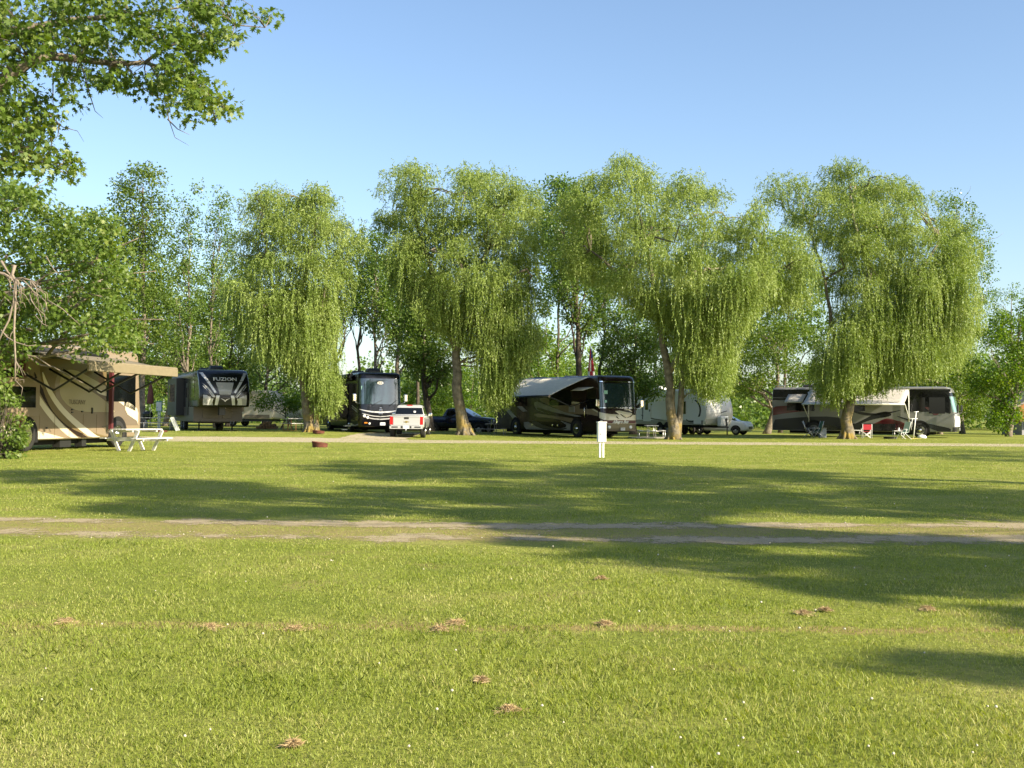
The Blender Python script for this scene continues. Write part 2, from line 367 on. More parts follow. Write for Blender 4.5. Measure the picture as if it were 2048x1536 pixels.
def to_world(px, py, Y):
    D = np.stack([fwd.x*F_PX+rgt.x*(px-1024)-up.x*(py-768), fwd.y*F_PX+rgt.y*(px-1024)-up.y*(py-768), fwd.z*F_PX+rgt.z*(px-1024)-up.z*(py-768)], 1)
    return np.array(CAM)[None, :]+D*(Y/D[:, 1])[:, None]
def sample_poly(poly, n, rg, hole=.0, seed=1, hs=28):
    P_ = np.array(poly, float); lo, hi = P_.min(0), P_.max(0); X = []; Yy = []
    while sum(len(a) for a in X) < n:
        x = rg.uniform(lo[0], hi[0], n*2); y = rg.uniform(lo[1], hi[1], n*2); k = in_poly(x, y, poly)
        if hole > 0: k &= hashnoise(x, y, hs, seed) > hole
        X.append(x[k]); Yy.append(y[k])
    return np.concatenate(X)[:n], np.concatenate(Yy)[:n]
def spread_poly(poly, n, rg):
    x, y = sample_poly(poly, n*14, rg, .2, int(rg.integers(1, 99)), 46); pick = [0]
    d = np.hypot(x-x[0], (y-y[0])*.9)
    for _ in range(n-1):                                  # farthest of a few candidates: even but irregular
        c = rg.integers(0, len(x), 9); k = c[np.argmax(d[c])]; pick.append(k); d = np.minimum(d, np.hypot(x-x[k], (y-y[k])*.9))
    return x[pick], y[pick]
def halfwidth(poly, x, y):
    """horizontal centre and half width of the outline at height y"""
    P_ = poly; c = np.zeros(len(x)); h = np.zeros(len(x)); lo = np.full(len(x), 1e9); hi = np.full(len(x), -1e9); n = len(P_)
    for i in range(n):
        x0, y0 = P_[i]; x1, y1 = P_[(i+1) % n]
        k = (y0 > y) != (y1 > y); xx = x0+(x1-x0)*(y-y0)/((y1-y0) if y1 != y0 else 1e-9)
        lo = np.where(k, np.minimum(lo, xx), lo); hi = np.where(k, np.maximum(hi, xx), hi)
    return (lo+hi)/2, np.maximum((hi-lo)/2, 4)
def depth_for(poly, x, y, Y0, rg, squash=1.0, cap=99):
    c, h = halfwidth(poly, x, y); t = np.clip(1-((x-c)/h)**2, .04, 1)**.5
    s = rg.uniform(-1, 1, len(x)); s = np.sign(s)*np.abs(s)**.6
    return Y0+s*np.minimum(t*h*Y0/F_PX*squash, cap)
def willow(name, label, base_px, Y0, poly, trunk_pts, limbs, n_cl, seed, r_base=.45, hole=.2, group='weeping willows in front of the motorhomes', lo_poly=None):
    rg = np.random.default_rng(seed); root = empty(name, (0, 0, 0), 0, label, 'willow tree', group)
    b0_ = at(*base_px, Y0); root.location = (b0_.x, b0_.y, float(gz(b0_.x, b0_.y))); o = np.array(root.location)
    k = F_PX/Y0
    # trunk and limbs
    mb = MB()
    for j, (pts, r1, r2) in enumerate(trunk_pts):
        W = [np.array(at(x, y, Y0+dy))-o for x, y, dy in pts]
        if j == 0: W[0][2] = -.2
        W2 = [W[0]]
        for a, c in zip(W[:-1], W[1:]): W2 += [a*.66+c*.34+rg.normal(size=3)*.05, a*.33+c*.67+rg.normal(size=3)*.05, c]
        m = len(W2); rad = [r1+(r2-r1)*i/(m-1) for i in range(m)]
        if j == 0: rad[0] = r1*1.45; rad[1] = r1*1.08
        mb.tube(W2, rad, 14 if j == 0 else 8)
        if j == 0:
            for q in range(7):                     # root flare
                a = q*.9+rg.uniform(0, .5); mb.tube([W[0]+np.array([math.cos(a)*r1*.5, math.sin(a)*r1*.5, .9]), W[0]+np.array([math.cos(a)*r1*1.15, math.sin(a)*r1*1.15, .35]), W[0]+np.array([math.cos(a)*r1*2.1, math.sin(a)*r1*2.1, .02])], [r1*.35, r1*.33, r1*.1], 6)
    # leafy boughs
    npf = n_cl//15; bx, by = spread_poly(poly, npf, rg); cb, hb = halfwidth(poly, bx, by); bx = cb+(bx-cb)*np.clip(1-26/hb, .3, 1); BD = depth_for(poly, bx, by+16, Y0, rg, .85, 5.5)
    PR = rg.uniform(.5, 1.4, npf); PC = to_world(bx, by+14, BD)
    u = unit(npf*15, rg); u[:, 2] = np.abs(u[:, 2])*1.1-.25; u /= np.linalg.norm(u, axis=1, keepdims=True)
    C = np.repeat(PC, 15, 0)+u*(np.repeat(PR, 15)*rg.uniform(.6, 1.08, npf*15))[:, None]*np.array([1, 1, .9]); D = C[:, 1]
    rel = C-np.array(CAM); fw = rel@np.array(fwd); x = 1024+F_PX*(rel@np.array(rgt))/fw; y = 768-F_PX*(rel@np.array(up))/fw
    ok = in_poly(x, y, poly); C, D, x, y = C[ok]-o[None, :], D[ok], x[ok], y[ok]; puffn = np.repeat(np.arange(npf), 15)[ok]
    tips = C[rg.permutation(len(C))[:46]]
    anchor = [np.array(at(x_, y_, Y0+dy))-o for pts, _, _ in trunk_pts for x_, y_, dy in pts[1:]]
    for t in tips:
        cand = [a for a in anchor if a[2] < t[2]+1] or anchor
        s = min(cand, key=lambda a: np.linalg.norm(a-t)+.5*max(0, t[2]-a[2]-5)); L = np.linalg.norm(t-s)
        mb.tube(curve(s, t, (0, 0, .1*L), 6, rg, .05*L), [.075*(1-.8*i/6)*min(1, L/4)+.01 for i in range(7)], 5)
    tr = mb.build('trunk', M_barkw, root)
    # strands
    per = 12; S = np.repeat(C, per, 0); px_ = np.repeat(x, per); py_ = np.repeat(y, per); Dd = np.repeat(D, per)
    a = rg.uniform(0, 2*np.pi, len(S)); rr = rg.uniform(.05, 1, len(S))**.5*np.repeat(rg.uniform(.2, .5, len(C)), per)
    S = S+np.stack([np.cos(a)*rr, np.sin(a)*rr, rg.normal(size=len(S))*.22], 1)
    out = np.stack([np.cos(a), np.sin(a), rg.uniform(.1, 1.5, len(S))], 1)
    # room below within the outline (pixels) -> metres
    room = np.zeros(len(S)); alive = np.ones(len(S), bool)
    spx = px_+rr*np.cos(a)*k
    for st_ in range(40):
        yy = py_+(st_+1)*9; alive &= in_poly(spx, yy, poly); room[alive] = (st_+1)*9/k
    c_, h_ = halfwidth(poly, px_, py_); ylo = np.array([p[1] for p in poly]).max(); yhi = np.array([p[1] for p in poly]).min()
    fr = (py_-yhi)/(ylo-yhi); lng = np.repeat(rg.uniform(0, 1, len(C)), per) < np.clip((fr-.28)*1.5, .02, .8)
    Lw = np.where(lng, rg.gamma(2.6, .62, len(S))+.4, rg.gamma(2.2, .17, len(S))+.2)
    Ls = np.clip(np.minimum(Lw, room+rg.uniform(.1, .7, len(S))), .25, 5.5)
    step = .062; nmax = int(5.5/step); V = []
    idx = np.repeat(np.arange(len(S)), np.ceil(Ls/step).astype(int)); start = np.concatenate([[0], np.cumsum(np.ceil(Ls/step).astype(int))[:-1]])
    t = (np.arange(len(idx))-start[idx])*step+rg.uniform(0, step, len(idx))
    bend = .5*(1-np.exp(-t/.45))
    sway = np.stack([np.sin(t*1.3+idx*1.7)*.05*t, np.cos(t*1.1+idx*2.3)*.05*t, np.zeros(len(t))], 1)
    C2 = S[idx]+out[idx]*bend[:, None]+sway; C2[:, 2] -= np.maximum(t-.25, 0)+.0
    n = len(C2); Dv = unit(n, rg)*.38+np.stack([np.zeros(n), np.zeros(n), -np.ones(n)*(.35+.5*np.minimum(t, 1))], 1)+out[idx]*.25
    Dv /= np.linalg.norm(Dv, axis=1, keepdims=True)
    Nn = unit(n, rg)*.8+np.array([SUN.x, SUN.y, SUN.z])*.5
    V = diamond(C2, Dv, Nn, rg.uniform(.10, .17, n), rg.uniform(.036, .06, n))
    quads('crown', V, 4, M_willow, root)
    return root
def crown_tree(name, label, cat, bx, Y0, poly, n_cl, seed, leaf=M_poplar, bark=M_bark, size=.17, per=34, crad=.75, hole=.28, group=None, rt=.2, base_z=None, cap=5, top_frac=.92, tops=None, hs=34):
    rg = np.random.default_rng(seed); X = float((bx-1024)*Y0/F_PX); z0 = float(gz(X, Y0)); root = empty(name, (X, Y0, z0), 0, label, cat, group)
    o = np.array([X, Y0, z0]); x, y = sample_poly(poly, n_cl, rg, hole, seed+5, hs); D = depth_for(poly, x, y, Y0, rg, .9, cap)
    C = to_world(x, y, D)-o; topc = C[:, 2].max(); mx = C[C[:, 2] > topc*.7].mean(0)
    top = np.array([mx[0]*.8, mx[1]*.8, topc*top_frac])
    limbs = []
    for i in rg.permutation(n_cl)[:14]:
        q = C[i]; f = np.clip(q[2]/top[2]-rg.uniform(.12, .3), .22, .95); limbs.append((q*.97, rt*(.55-.35*f), f))
    trunk_mesh('trunk', (0, 0, 0), top, rt, rt*.12, bark, root, limbs, rg, lean=(rg.normal()*.3, rg.normal()*.3, 0))
    V = clump_leaves(C, rg.uniform(.5, 1.15, n_cl)*crad, per, size, rg)
    quads('crown', V, 4, leaf, root)
    return root
# ------------------------------------------------------------------ the four weeping willows
WG = 'weeping willows in front of the motorhomes'
willow('weeping_willow', 'weeping willow whose strands reach nearly to the ground beside the black motorhome', (626, 868), 66,
  [(485, 445), (478, 400), (520, 372), (560, 382), (590, 412), (612, 385), (650, 368), (690, 392), (722, 440), (733, 480), (728, 530), (705, 565), (692, 620), (680, 660), (676, 720), (680, 765), (670, 806), (655, 836), (642, 830), (632, 790), (612, 752), (585, 752), (560, 738), (520, 725), (490, 690), (462, 660), (440, 630), (428, 570), (455, 520), (462, 480)],
  [([(622, 868, 0), (612, 800, 0), (606, 740, 0), (602, 650, .2), (598, 560, .5)], .31, .16), ([(634, 868, 0), (628, 810, 0), (622, 760, 0), (640, 640, -.5), (655, 540, -.8)], .2, .08), ([(606, 740, 0), (570, 640, -1), (530, 520, -1)], .16, .05), ([(600, 600, 0), (620, 500, 1), (640, 430, 1)], .14, .05)], None, 1250, 11, hole=.25, group=WG)
willow('weeping_willow', 'weeping willow with a thick leaning pale trunk in front of the dark blue truck', (929, 869), 67.5,
  [(748, 430), (738, 372), (770, 340), (830, 328), (866, 352), (884, 392), (905, 352), (930, 342), (1000, 343), (1060, 365), (1092, 400), (1085, 470), (1070, 540), (1097, 580), (1097, 640), (1072, 700), (1045, 740), (1012, 795), (992, 825), (975, 800), (962, 750), (940, 700), (905, 690), (870, 660), (840, 640), (800, 600), (765, 550), (752, 500)],
  [([(930, 869, 0), (915, 790, 0), (913, 730, 0), (918, 660, 0), (935, 580, 0)], .34, .17), ([(913, 700, 0), (880, 600, -.5), (850, 500, -.8), (820, 400, -1)], .2, .05), ([(935, 580, 0), (975, 500, .5), (1010, 420, .5)], .17, .05), ([(930, 600, 0), (990, 560, -1.5), (1050, 540, -2)], .14, .05), ([(935, 580, 0), (905, 480, 1), (930, 390, 1)], .14, .04)], None, 1760, 12, hole=.24, group=WG)
willow('weeping_willow', 'widest weeping willow, its forked trunk standing before the white travel trailer', (1346, 876), 66,
  [(1112, 420), (1140, 372), (1180, 350), (1222, 325), (1250, 318), (1300, 335), (1318, 385), (1345, 352), (1380, 342), (1430, 352), (1462, 385), (1474, 430), (1482, 470), (1490, 425), (1512, 395), (1560, 425), (1600, 480), (1642, 530), (1642, 575), (1612, 612), (1570, 625), (1530, 610), (1500, 645), (1475, 690), (1462, 740), (1452, 790), (1425, 800), (1372, 770), (1352, 700), (1300, 640), (1240, 600), (1180, 578), (1130, 545), (1105, 500)],
  [([(1347, 877, 0), (1340, 800, 0), (1336, 740, 0), (1322, 660, 0), (1312, 600, .3), (1290, 480, .6), (1270, 390, .8)], .31, .06), ([(1356, 874, 0), (1362, 800, 0), (1368, 740, 0), (1385, 680, -.4)], .2, .12), ([(1338, 745, 0), (1375, 690, 0), (1400, 640, 0), (1460, 600, -.5), (1530, 560, -.8)], .2, .05), ([(1385, 670, 0), (1395, 560, 1), (1410, 440, 1)], .16, .05), ([(1315, 640, 0), (1250, 560, -1), (1180, 500, -1)], .15, .05)], None, 2000, 13, hole=.24, group=WG)
willow('weeping_willow', 'darker weeping willow with a curved trunk in front of the red and white motorhome', (1694, 880), 71,
  [(1517, 400), (1520, 350), (1560, 333), (1605, 355), (1628, 385), (1650, 330), (1720, 333), (1780, 350), (1830, 362), (1862, 400), (1872, 450), (1900, 425), (1950, 462), (1975, 540), (1962, 620), (1942, 690), (1905, 745), (1850, 752), (1800, 765), (1745, 790), (1712, 790), (1665, 815), (1635, 790), (1618, 700), (1640, 620), (1640, 540), (1600, 470), (1545, 430)],
  [([(1694, 880, 0), (1697, 820, 0), (1710, 760, 0), (1722, 710, 0), (1728, 640, 0), (1740, 540, 0)], .36, .14), ([(1703, 790, 0), (1682, 720, 0), (1662, 650, -.3), (1650, 560, -.5), (1620, 450, -.5)], .2, .05), ([(1722, 700, 0), (1780, 640, .5), (1830, 560, .5), (1880, 480, .5)], .18, .05), ([(1740, 540, 0), (1710, 450, 0), (1700, 390, 0)], .14, .05)], None, 2100, 14, hole=.24, group=WG)
# ------------------------------------------------------------------ broadleaf trees behind
BG = 'broadleaf trees behind the campsite'
crown_tree('broadleaf_tree', 'tall broadleaf tree rising above the beige motorhome', 'tree', 285, 78, [(230, 372), (262, 335), (300, 326), (320, 355), (337, 410), (338, 470), (322, 520), (345, 600), (335, 740), (205, 740), (215, 560), (240, 480), (222, 420)], 520, 21, group=BG, hole=.24, hs=22, leaf=M_maple)
crown_tree('poplar_tree', 'thin sparse poplar with much sky showing, above the dark fifth wheel trailer', 'tree', 372, 82, [(350, 430), (368, 382), (395, 363), (408, 400), (408, 560), (405, 720), (345, 720), (340, 600), (340, 500)], 190, 22, size=.15, per=30, crad=.6, hole=.34, hs=18, group=BG, rt=.13)
crown_tree('poplar_tree', 'slim open poplar just left of the first weeping willow', 'tree', 432, 84, [(412, 430), (432, 366), (452, 385), (468, 450), (462, 540), (455, 640), (445, 740), (405, 740), (408, 600)], 190, 23, size=.15, per=30, crad=.6, hole=.34, hs=18, group=BG, rt=.13)
crown_tree('broadleaf_tree', 'bushy green tree directly behind the dark fifth wheel trailer', 'tree', 330, 92, [(235, 600), (300, 560), (360, 600), (420, 580), (480, 620), (490, 700), (500, 790), (240, 790)], 520, 24, group=BG, hole=.25, leaf=M_maple)
crown_tree('broadleaf_tree', 'leafy tree behind the strands of the first weeping willow', 'tree', 530, 96, [(470, 680), (500, 600), (560, 590), (620, 620), (650, 700), (650, 800), (470, 800)], 260, 25, group=BG, hole=.3)
crown_tree('poplar_tree', 'forked bare stemmed poplar standing behind the left end of the black motorhome', 'tree', 672, 84, [(650, 620), (655, 520), (700, 470), (725, 560), (720, 640), (690, 660), (655, 665)], 110, 26, group=BG, hole=.3, hs=20, bark=M_barkd, rt=.2, cap=2.5)
crown_tree('poplar_tree', 'slender poplar rising behind the windscreen of the black motorhome', 'tree', 752, 84, [(722, 640), (715, 560), (735, 460), (770, 470), (790, 560), (790, 650), (760, 680), (735, 660)], 190, 27, group=BG, hole=.3, hs=20, rt=.16, cap=2.5)
crown_tree('poplar_tree', 'poplar with a pale leaning trunk above the silver truck', 'tree', 797, 86, [(765, 620), (775, 500), (810, 440), (850, 520), (850, 640), (830, 700), (790, 690)], 260, 28, group=BG, hole=.28, hs=22, rt=.22, cap=3)
crown_tree('broadleaf_tree', 'dark trunked tree between the silver truck and the leaning willow', 'tree', 863, 80, [(800, 700), (810, 600), (850, 560), (900, 600), (915, 700), (900, 780), (850, 740), (815, 760)], 360, 29, group=BG, hole=.28, hs=24, bark=M_barkd, rt=.26, cap=3.5)
crown_tree('poplar_tree', 'tall poplar filling the gap between the second and third willows', 'tree', 1163, 80, [(1050, 382), (1090, 363), (1130, 356), (1160, 380), (1192, 450), (1215, 560), (1208, 640), (1170, 672), (1130, 640), (1105, 560), (1075, 480)], 480, 30, group=BG, hole=.3, hs=24, bark=M_barkd, rt=.27, cap=4)
crown_tree('poplar_tree', 'V forked poplar behind the furled flag', 'tree', 1186, 84, [(1170, 640), (1185, 560), (1230, 540), (1255, 600), (1250, 680), (1215, 650), (1180, 670)], 110, 31, group=BG, hole=.3, hs=20, bark=M_barkd, rt=.18, cap=3)
crown_tree('broadleaf_tree', 'broad dark tree behind the windscreen of the brown motorhome', 'tree', 1266, 83, [(1215, 760), (1200, 690), (1240, 620), (1300, 610), (1330, 680), (1325, 780), (1290, 800), (1240, 790)], 360, 32, group=BG, hole=.27, hs=24, bark=M_barkd, rt=.22, cap=4)
crown_tree('round_tree', 'rounded bright green tree above the awning of the brown motorhome', 'tree', 1075, 95, [(1000, 800), (1010, 720), (1050, 678), (1095, 664), (1130, 700), (1142, 800)], 280, 33, leaf=M_bush, group=BG, hole=.15, cap=4)
crown_tree('broadleaf_tree', 'shaded maple with a twin stem between the white trailer and the red motorhome', 'tree', 1533, 90, [(1440, 720), (1470, 665), (1540, 640), (1620, 655), (1650, 720), (1640, 750), (1600, 765), (1555, 775), (1500, 790), (1450, 790)], 400, 34, leaf=M_maple, group=BG, hole=.2, bark=M_bark, rt=.26, cap=4.5)
crown_tree('poplar_tree', 'tall poplar showing behind the right flank of the darkest willow', 'tree', 1925, 98, [(1868, 425), (1880, 384), (1920, 384), (1952, 420), (1977, 470), (1987, 545), (1977, 640), (1950, 720), (1885, 720), (1878, 560)], 300, 35, group=BG, hole=.24, hs=22, cap=4)
crown_tree('poplar_tree', 'sparse poplar top beyond the yellow green tree', 'tree', 2010, 105, [(1965, 640), (1990, 580), (2020, 570), (2040, 552), (2075, 600), (2080, 700), (1970, 700)], 110, 36, size=.15, per=30, crad=.6, group=BG, hole=.36, hs=18, cap=4)
crown_tree('broadleaf_tree', 'dense tree behind the nose of the red and white motorhome', 'tree', 1880, 93, [(1790, 770), (1810, 720), (1860, 690), (1920, 700), (1960, 740), (1975, 800), (1960, 832), (1900, 840), (1800, 830)], 560, 37, leaf=M_maple, group=BG, hole=.18, cap=4)
crown_tree('broadleaf_tree', 'yellow green bushy tree leaning over the lane end beside the wooden cabin', 'tree', 2016, 84, [(1935, 735), (1958, 690), (1950, 655), (1985, 662), (1998, 622), (2030, 640), (2052, 600), (2085, 620), (2120, 640), (2110, 760), (2048, 775), (2030, 800), (2040, 850), (2016, 868), (1982, 846), (1995, 800), (1950, 785)], 560, 38, leaf=M_bush, group=BG, hole=.28, hs=20, cap=3, rt=.2)
crown_tree('broadleaf_tree', 'green tree behind the tail of the red and white motorhome', 'tree', 1700, 99, [(1600, 790), (1620, 700), (1700, 670), (1780, 700), (1800, 800)], 300, 39, leaf=M_poplar, group=BG, hole=.22, cap=4)
crown_tree('broadleaf_tree', 'low leafy tree behind the white travel trailer', 'tree', 1400, 100, [(1300, 800), (1320, 720), (1390, 690), (1450, 710), (1480, 800)], 260, 40, leaf=M_poplar, group=BG, hole=.22, cap=4)
for i, (x0, x1, yt, Y, lb) in enumerate([(800, 900, 745, 104, 'low bright bush behind the silver truck cab'), (890, 1000, 730, 108, 'low bush behind the leaning willow trunk'), (690, 800, 752, 112, 'low bush showing above the roof of the black motorhome'), (1130, 1240, 735, 110, 'low bush behind the flag pole')]):
    crown_tree('bush', lb, 'bush', (x0+x1)/2, Y, [(x0, 838), (x0+8, yt+30), ((x0+x1)/2-15, yt), ((x0+x1)/2+20, yt+6), (x1-5, yt+25), (x1, 838)], 190, 50+i, leaf=M_bush, group='low bushes behind the campsite', hole=.15, cap=3, rt=.09)
for bx, Y, poly, n, sd, lb, lf in (
  (715, 90, [(668, 640), (690, 500), (728, 455), (765, 500), (775, 600), (740, 640), (700, 610)], 150, 81, 'tree filling the gap between the first and second willows', M_poplar),
  (835, 92, [(770, 700), (775, 560), (800, 470), (860, 500), (880, 620), (870, 720), (820, 760)], 380, 82, 'dense tree behind the left flank of the second willow', M_poplar),
  (1120, 94, [(1080, 640), (1065, 470), (1095, 395), (1150, 380), (1200, 440), (1235, 560), (1220, 620), (1150, 560)], 420, 83, 'second poplar in the gap between the second and third willows', M_poplar),
  (1560, 96, [(1480, 700), (1500, 560), (1540, 460), (1600, 480), (1650, 560), (1660, 700)], 480, 84, 'tall dense tree between the third and last willows', M_poplar),
  (250, 100, [(180, 760), (200, 520), (260, 470), (330, 500), (400, 540), (430, 640), (440, 770)], 640, 85, 'wide leafy tree behind the sparse poplars on the left', M_maple),
  (455, 90, [(415, 780), (405, 620), (430, 540), (480, 530), (520, 620), (515, 780)], 250, 86, 'shadowy tree touching the left flank of the first willow', M_poplar),
  (150, 88, [(40, 740), (60, 520), (120, 450), (200, 440), (240, 520), (250, 740)], 500, 87, 'broad tree behind the dense maple at the left edge', M_maple),
  (1320, 98, [(1230, 760), (1250, 620), (1330, 600), (1400, 640), (1420, 760)], 240, 88, 'dark tree behind the trunk of the forked willow', M_poplar)):
    crown_tree('broadleaf_tree', lb, 'tree', bx, Y, poly, n, sd, group=BG, hole=.2, hs=24, cap=4, leaf=lf, size=.2, bark=M_barkd, rt=.16)
# far wood seen between everything
def treeline(seed=71):
    rg = np.random.default_rng(seed); n = 9500; X = rg.uniform(-110, 120, n); Y = rg.uniform(118, 165, n)
    H = 6.4+2.6*np.sin(X*.13+1)+1.8*np.sin(X*.31)+1.2*np.sin(X*.71+Y*.2); Z = rg.uniform(0, 1, n)**.8*np.maximum(H, 2.5)
    V = clump_leaves(np.stack([X, Y, Z+.3], 1), rg.uniform(.7, 1.5, n), 22, .4, rg)
    tag(quads('treeline', V, 4, M_poplar), 'far low wood behind the campground', 'wood', kind='stuff')
treeline()
# ------------------------------------------------------------------ the near maple whose limb hangs into the upper left
def maple_leaf_geo(C, D, N, L):
    """five lobed leaf: 10-point outline"""
    S = np.cross(D, N); S /= np.linalg.norm(S, axis=1, keepdims=True)+1e-9
    U = np.cross(S, D)
    pat = [(0, 0), (.28, .12), (.5, .30), (.2, .36), (.42, .72), (.12, .6), (0, 1.0), (-.12, .6), (-.42, .72), (-.2, .36), (-.5, .30), (-.28, .12)]
    return np.stack([C+S*(a*L)[:, None]+D*(b_*L)[:, None]+U*((-.18*abs(a)*L)[:, None]) for a, b_ in [(np.full(len(L), p[0]), np.full(len(L), p[1])) for p in pat]], 1).reshape(-1, 3)
def near_leaves(C, rad, per, size, rg):
    n = len(C); CC = np.repeat(C, per, 0); r = np.repeat(rad, per); u = unit(len(CC), rg); off = u*(rg.uniform(.05, 1, len(CC))**.5*r)[:, None]; off[:, 2] *= .8
    D = off/(np.linalg.norm(off, axis=1, keepdims=True)+1e-6)*.6+unit(len(CC), rg)*.6; D[:, 2] -= .55; D /= np.linalg.norm(D, axis=1, keepdims=True)
    Nn = unit(len(CC), rg)*.7+np.array([SUN.x*.4, SUN.y*.4, .6])
    return maple_leaf_geo(CC+off, D, Nn, size*rg.uniform(.6, 1.25, len(CC)))
def near_maple():
    rg = np.random.default_rng(91); Y0 = 17.5; root = empty('maple_tree', (-9.6, 17, 0), 0, 'near maple outside the left edge, its leafy limb hanging across the upper sky', 'maple tree')
    o = np.array(root.location); mb = MB()
    def W(pts): return [np.array(at(x, y, Y0+dy))-o for x, y, dy in pts]
    mb.tube([(0, 0, -.2), (.02, 0, .3), (0, .1, 2), (.1, .1, 4.2), (.3, .1, 6), (.2, 0, 9), (.1, 0, 12)], [.62, .46, .4, .36, .32, .2, .06], 14)
    mb.tube([(.1, .1, 4.2)]+W([(-120, 280, 0), (20, 150, 0), (60, 122, 0), (100, 112, .1), (160, 118, .2), (230, 128, .3), (290, 125, .3)]), [.22, .14, .105, .085, .07, .055, .045, .03], 9)
    mb.tube(W([(290, 125, .3), (330, 95, .3), (400, 70, .2), (470, 50, .2), (530, 55, .1)]), [.03, .024, .018, .012, .005], 6)
    mb.tube(W([(290, 125, .3), (340, 140, .2), (390, 165, .1), (425, 205, .1), (430, 245, .1)]), [.028, .02, .015, .01, .004], 6)
    mb.tube(W([(330, 95, .3), (380, 100, .4), (430, 105, .4), (490, 85, .4)]), [.02, .014, .01, .004], 6)
    mb.tube([(.3, .1, 6)]+W([(-60, 90, 0), (40, 60, .6), (140, 40, .8), (260, 30, .9), (380, 12, .8)]), [.15, .1, .07, .05, .03, .01], 7)
    mb.tube([(.05, .1, 3.4)]+W([(-120, 360, -.3), (-10, 330, -.3), (40, 300, -.2), (90, 330, -.2), (140, 350, -.2)]), [.12, .08, .05, .035, .02, .006], 6)
    polys = [([(0, -40), (545, -40), (535, 0), (558, 60), (560, 82), (535, 72), (500, 40), (490, 60), (505, 92), (480, 96), (455, 80), (440, 110), (448, 130), (420, 125), (405, 140), (432, 165), (455, 208), (440, 262), (412, 262), (408, 225), (380, 200), (392, 240), (372, 232), (345, 210), (305, 228), (280, 215), (262, 190), (235, 165), (240, 200), (212, 206), (200, 170), (150, 165), (155, 218), (130, 220), (120, 165), (105, 140), (60, 105), (20, 135), (-60, 150), (-60, -40)], 230, .38),
             ([(-60, 130), (20, 150), (55, 180), (92, 190), (125, 235), (98, 262), (60, 255), (100, 300), (152, 322), (148, 365), (100, 345), (60, 330), (0, 350), (-60, 350)], 100, .42)]
    C = []
    for poly, n, hole in polys:
        x, y = sample_poly(poly, n, rg, hole, 17, 16); D = Y0+rg.uniform(-1.3, 1.5, n); C.append(to_world(x, y, D)-o)
    C = np.concatenate(C)
    # twigs to every leaf cluster from the nearest limb vertex
    LV = np.array([v for v in mb.v if v[2] > 4.0 or v[0] > 1.2]); 
    for c in C:
        d = LV-c; dd = np.linalg.norm(d+np.array([0, 0, 0]), axis=1)+.6*np.maximum(0, c[2]-LV[:, 2]); s = LV[np.argmin(dd)]
        L = np.linalg.norm(c-s)
        if L < 1.3: mb.tube(curve(s, c, (0, 0, .08*L), 4, rg, .03*L), [.009*(1-.7*i/4) for i in range(5)], 4)
    # bare twigs against the sky
    for pts in ([(300, 130, .2), (325, 170, .2), (338, 240, .2), (350, 275, .2), (378, 291, .2)], [(335, 238, .2), (355, 258, .2), (380, 270, .2)], [(160, 120, .2), (180, 190, .2), (190, 222, .2), (206, 236, .2)], [(70, 200, 0), (110, 240, 0), (125, 254, 0), (155, 262, 0), (168, 284, 0)], [(118, 248, 0), (116, 270, 0), (109, 282, 0)], [(106, 150, .1), (106, 200, .1), (107, 222, .1)], [(250, 128, .3), (290, 180, .2), (325, 200, .2), (345, 235, .2)]):
        mb.tube(W(pts), [.012-.010*i/(len(pts)-1) for i in range(len(pts))], 4)
    mb.build('trunk', M_bark, root)
    V = near_leaves(C, rg.uniform(.14, .36, len(C)), 38, .098, rg)
    quads('crown', V, 12, M_maple, root)
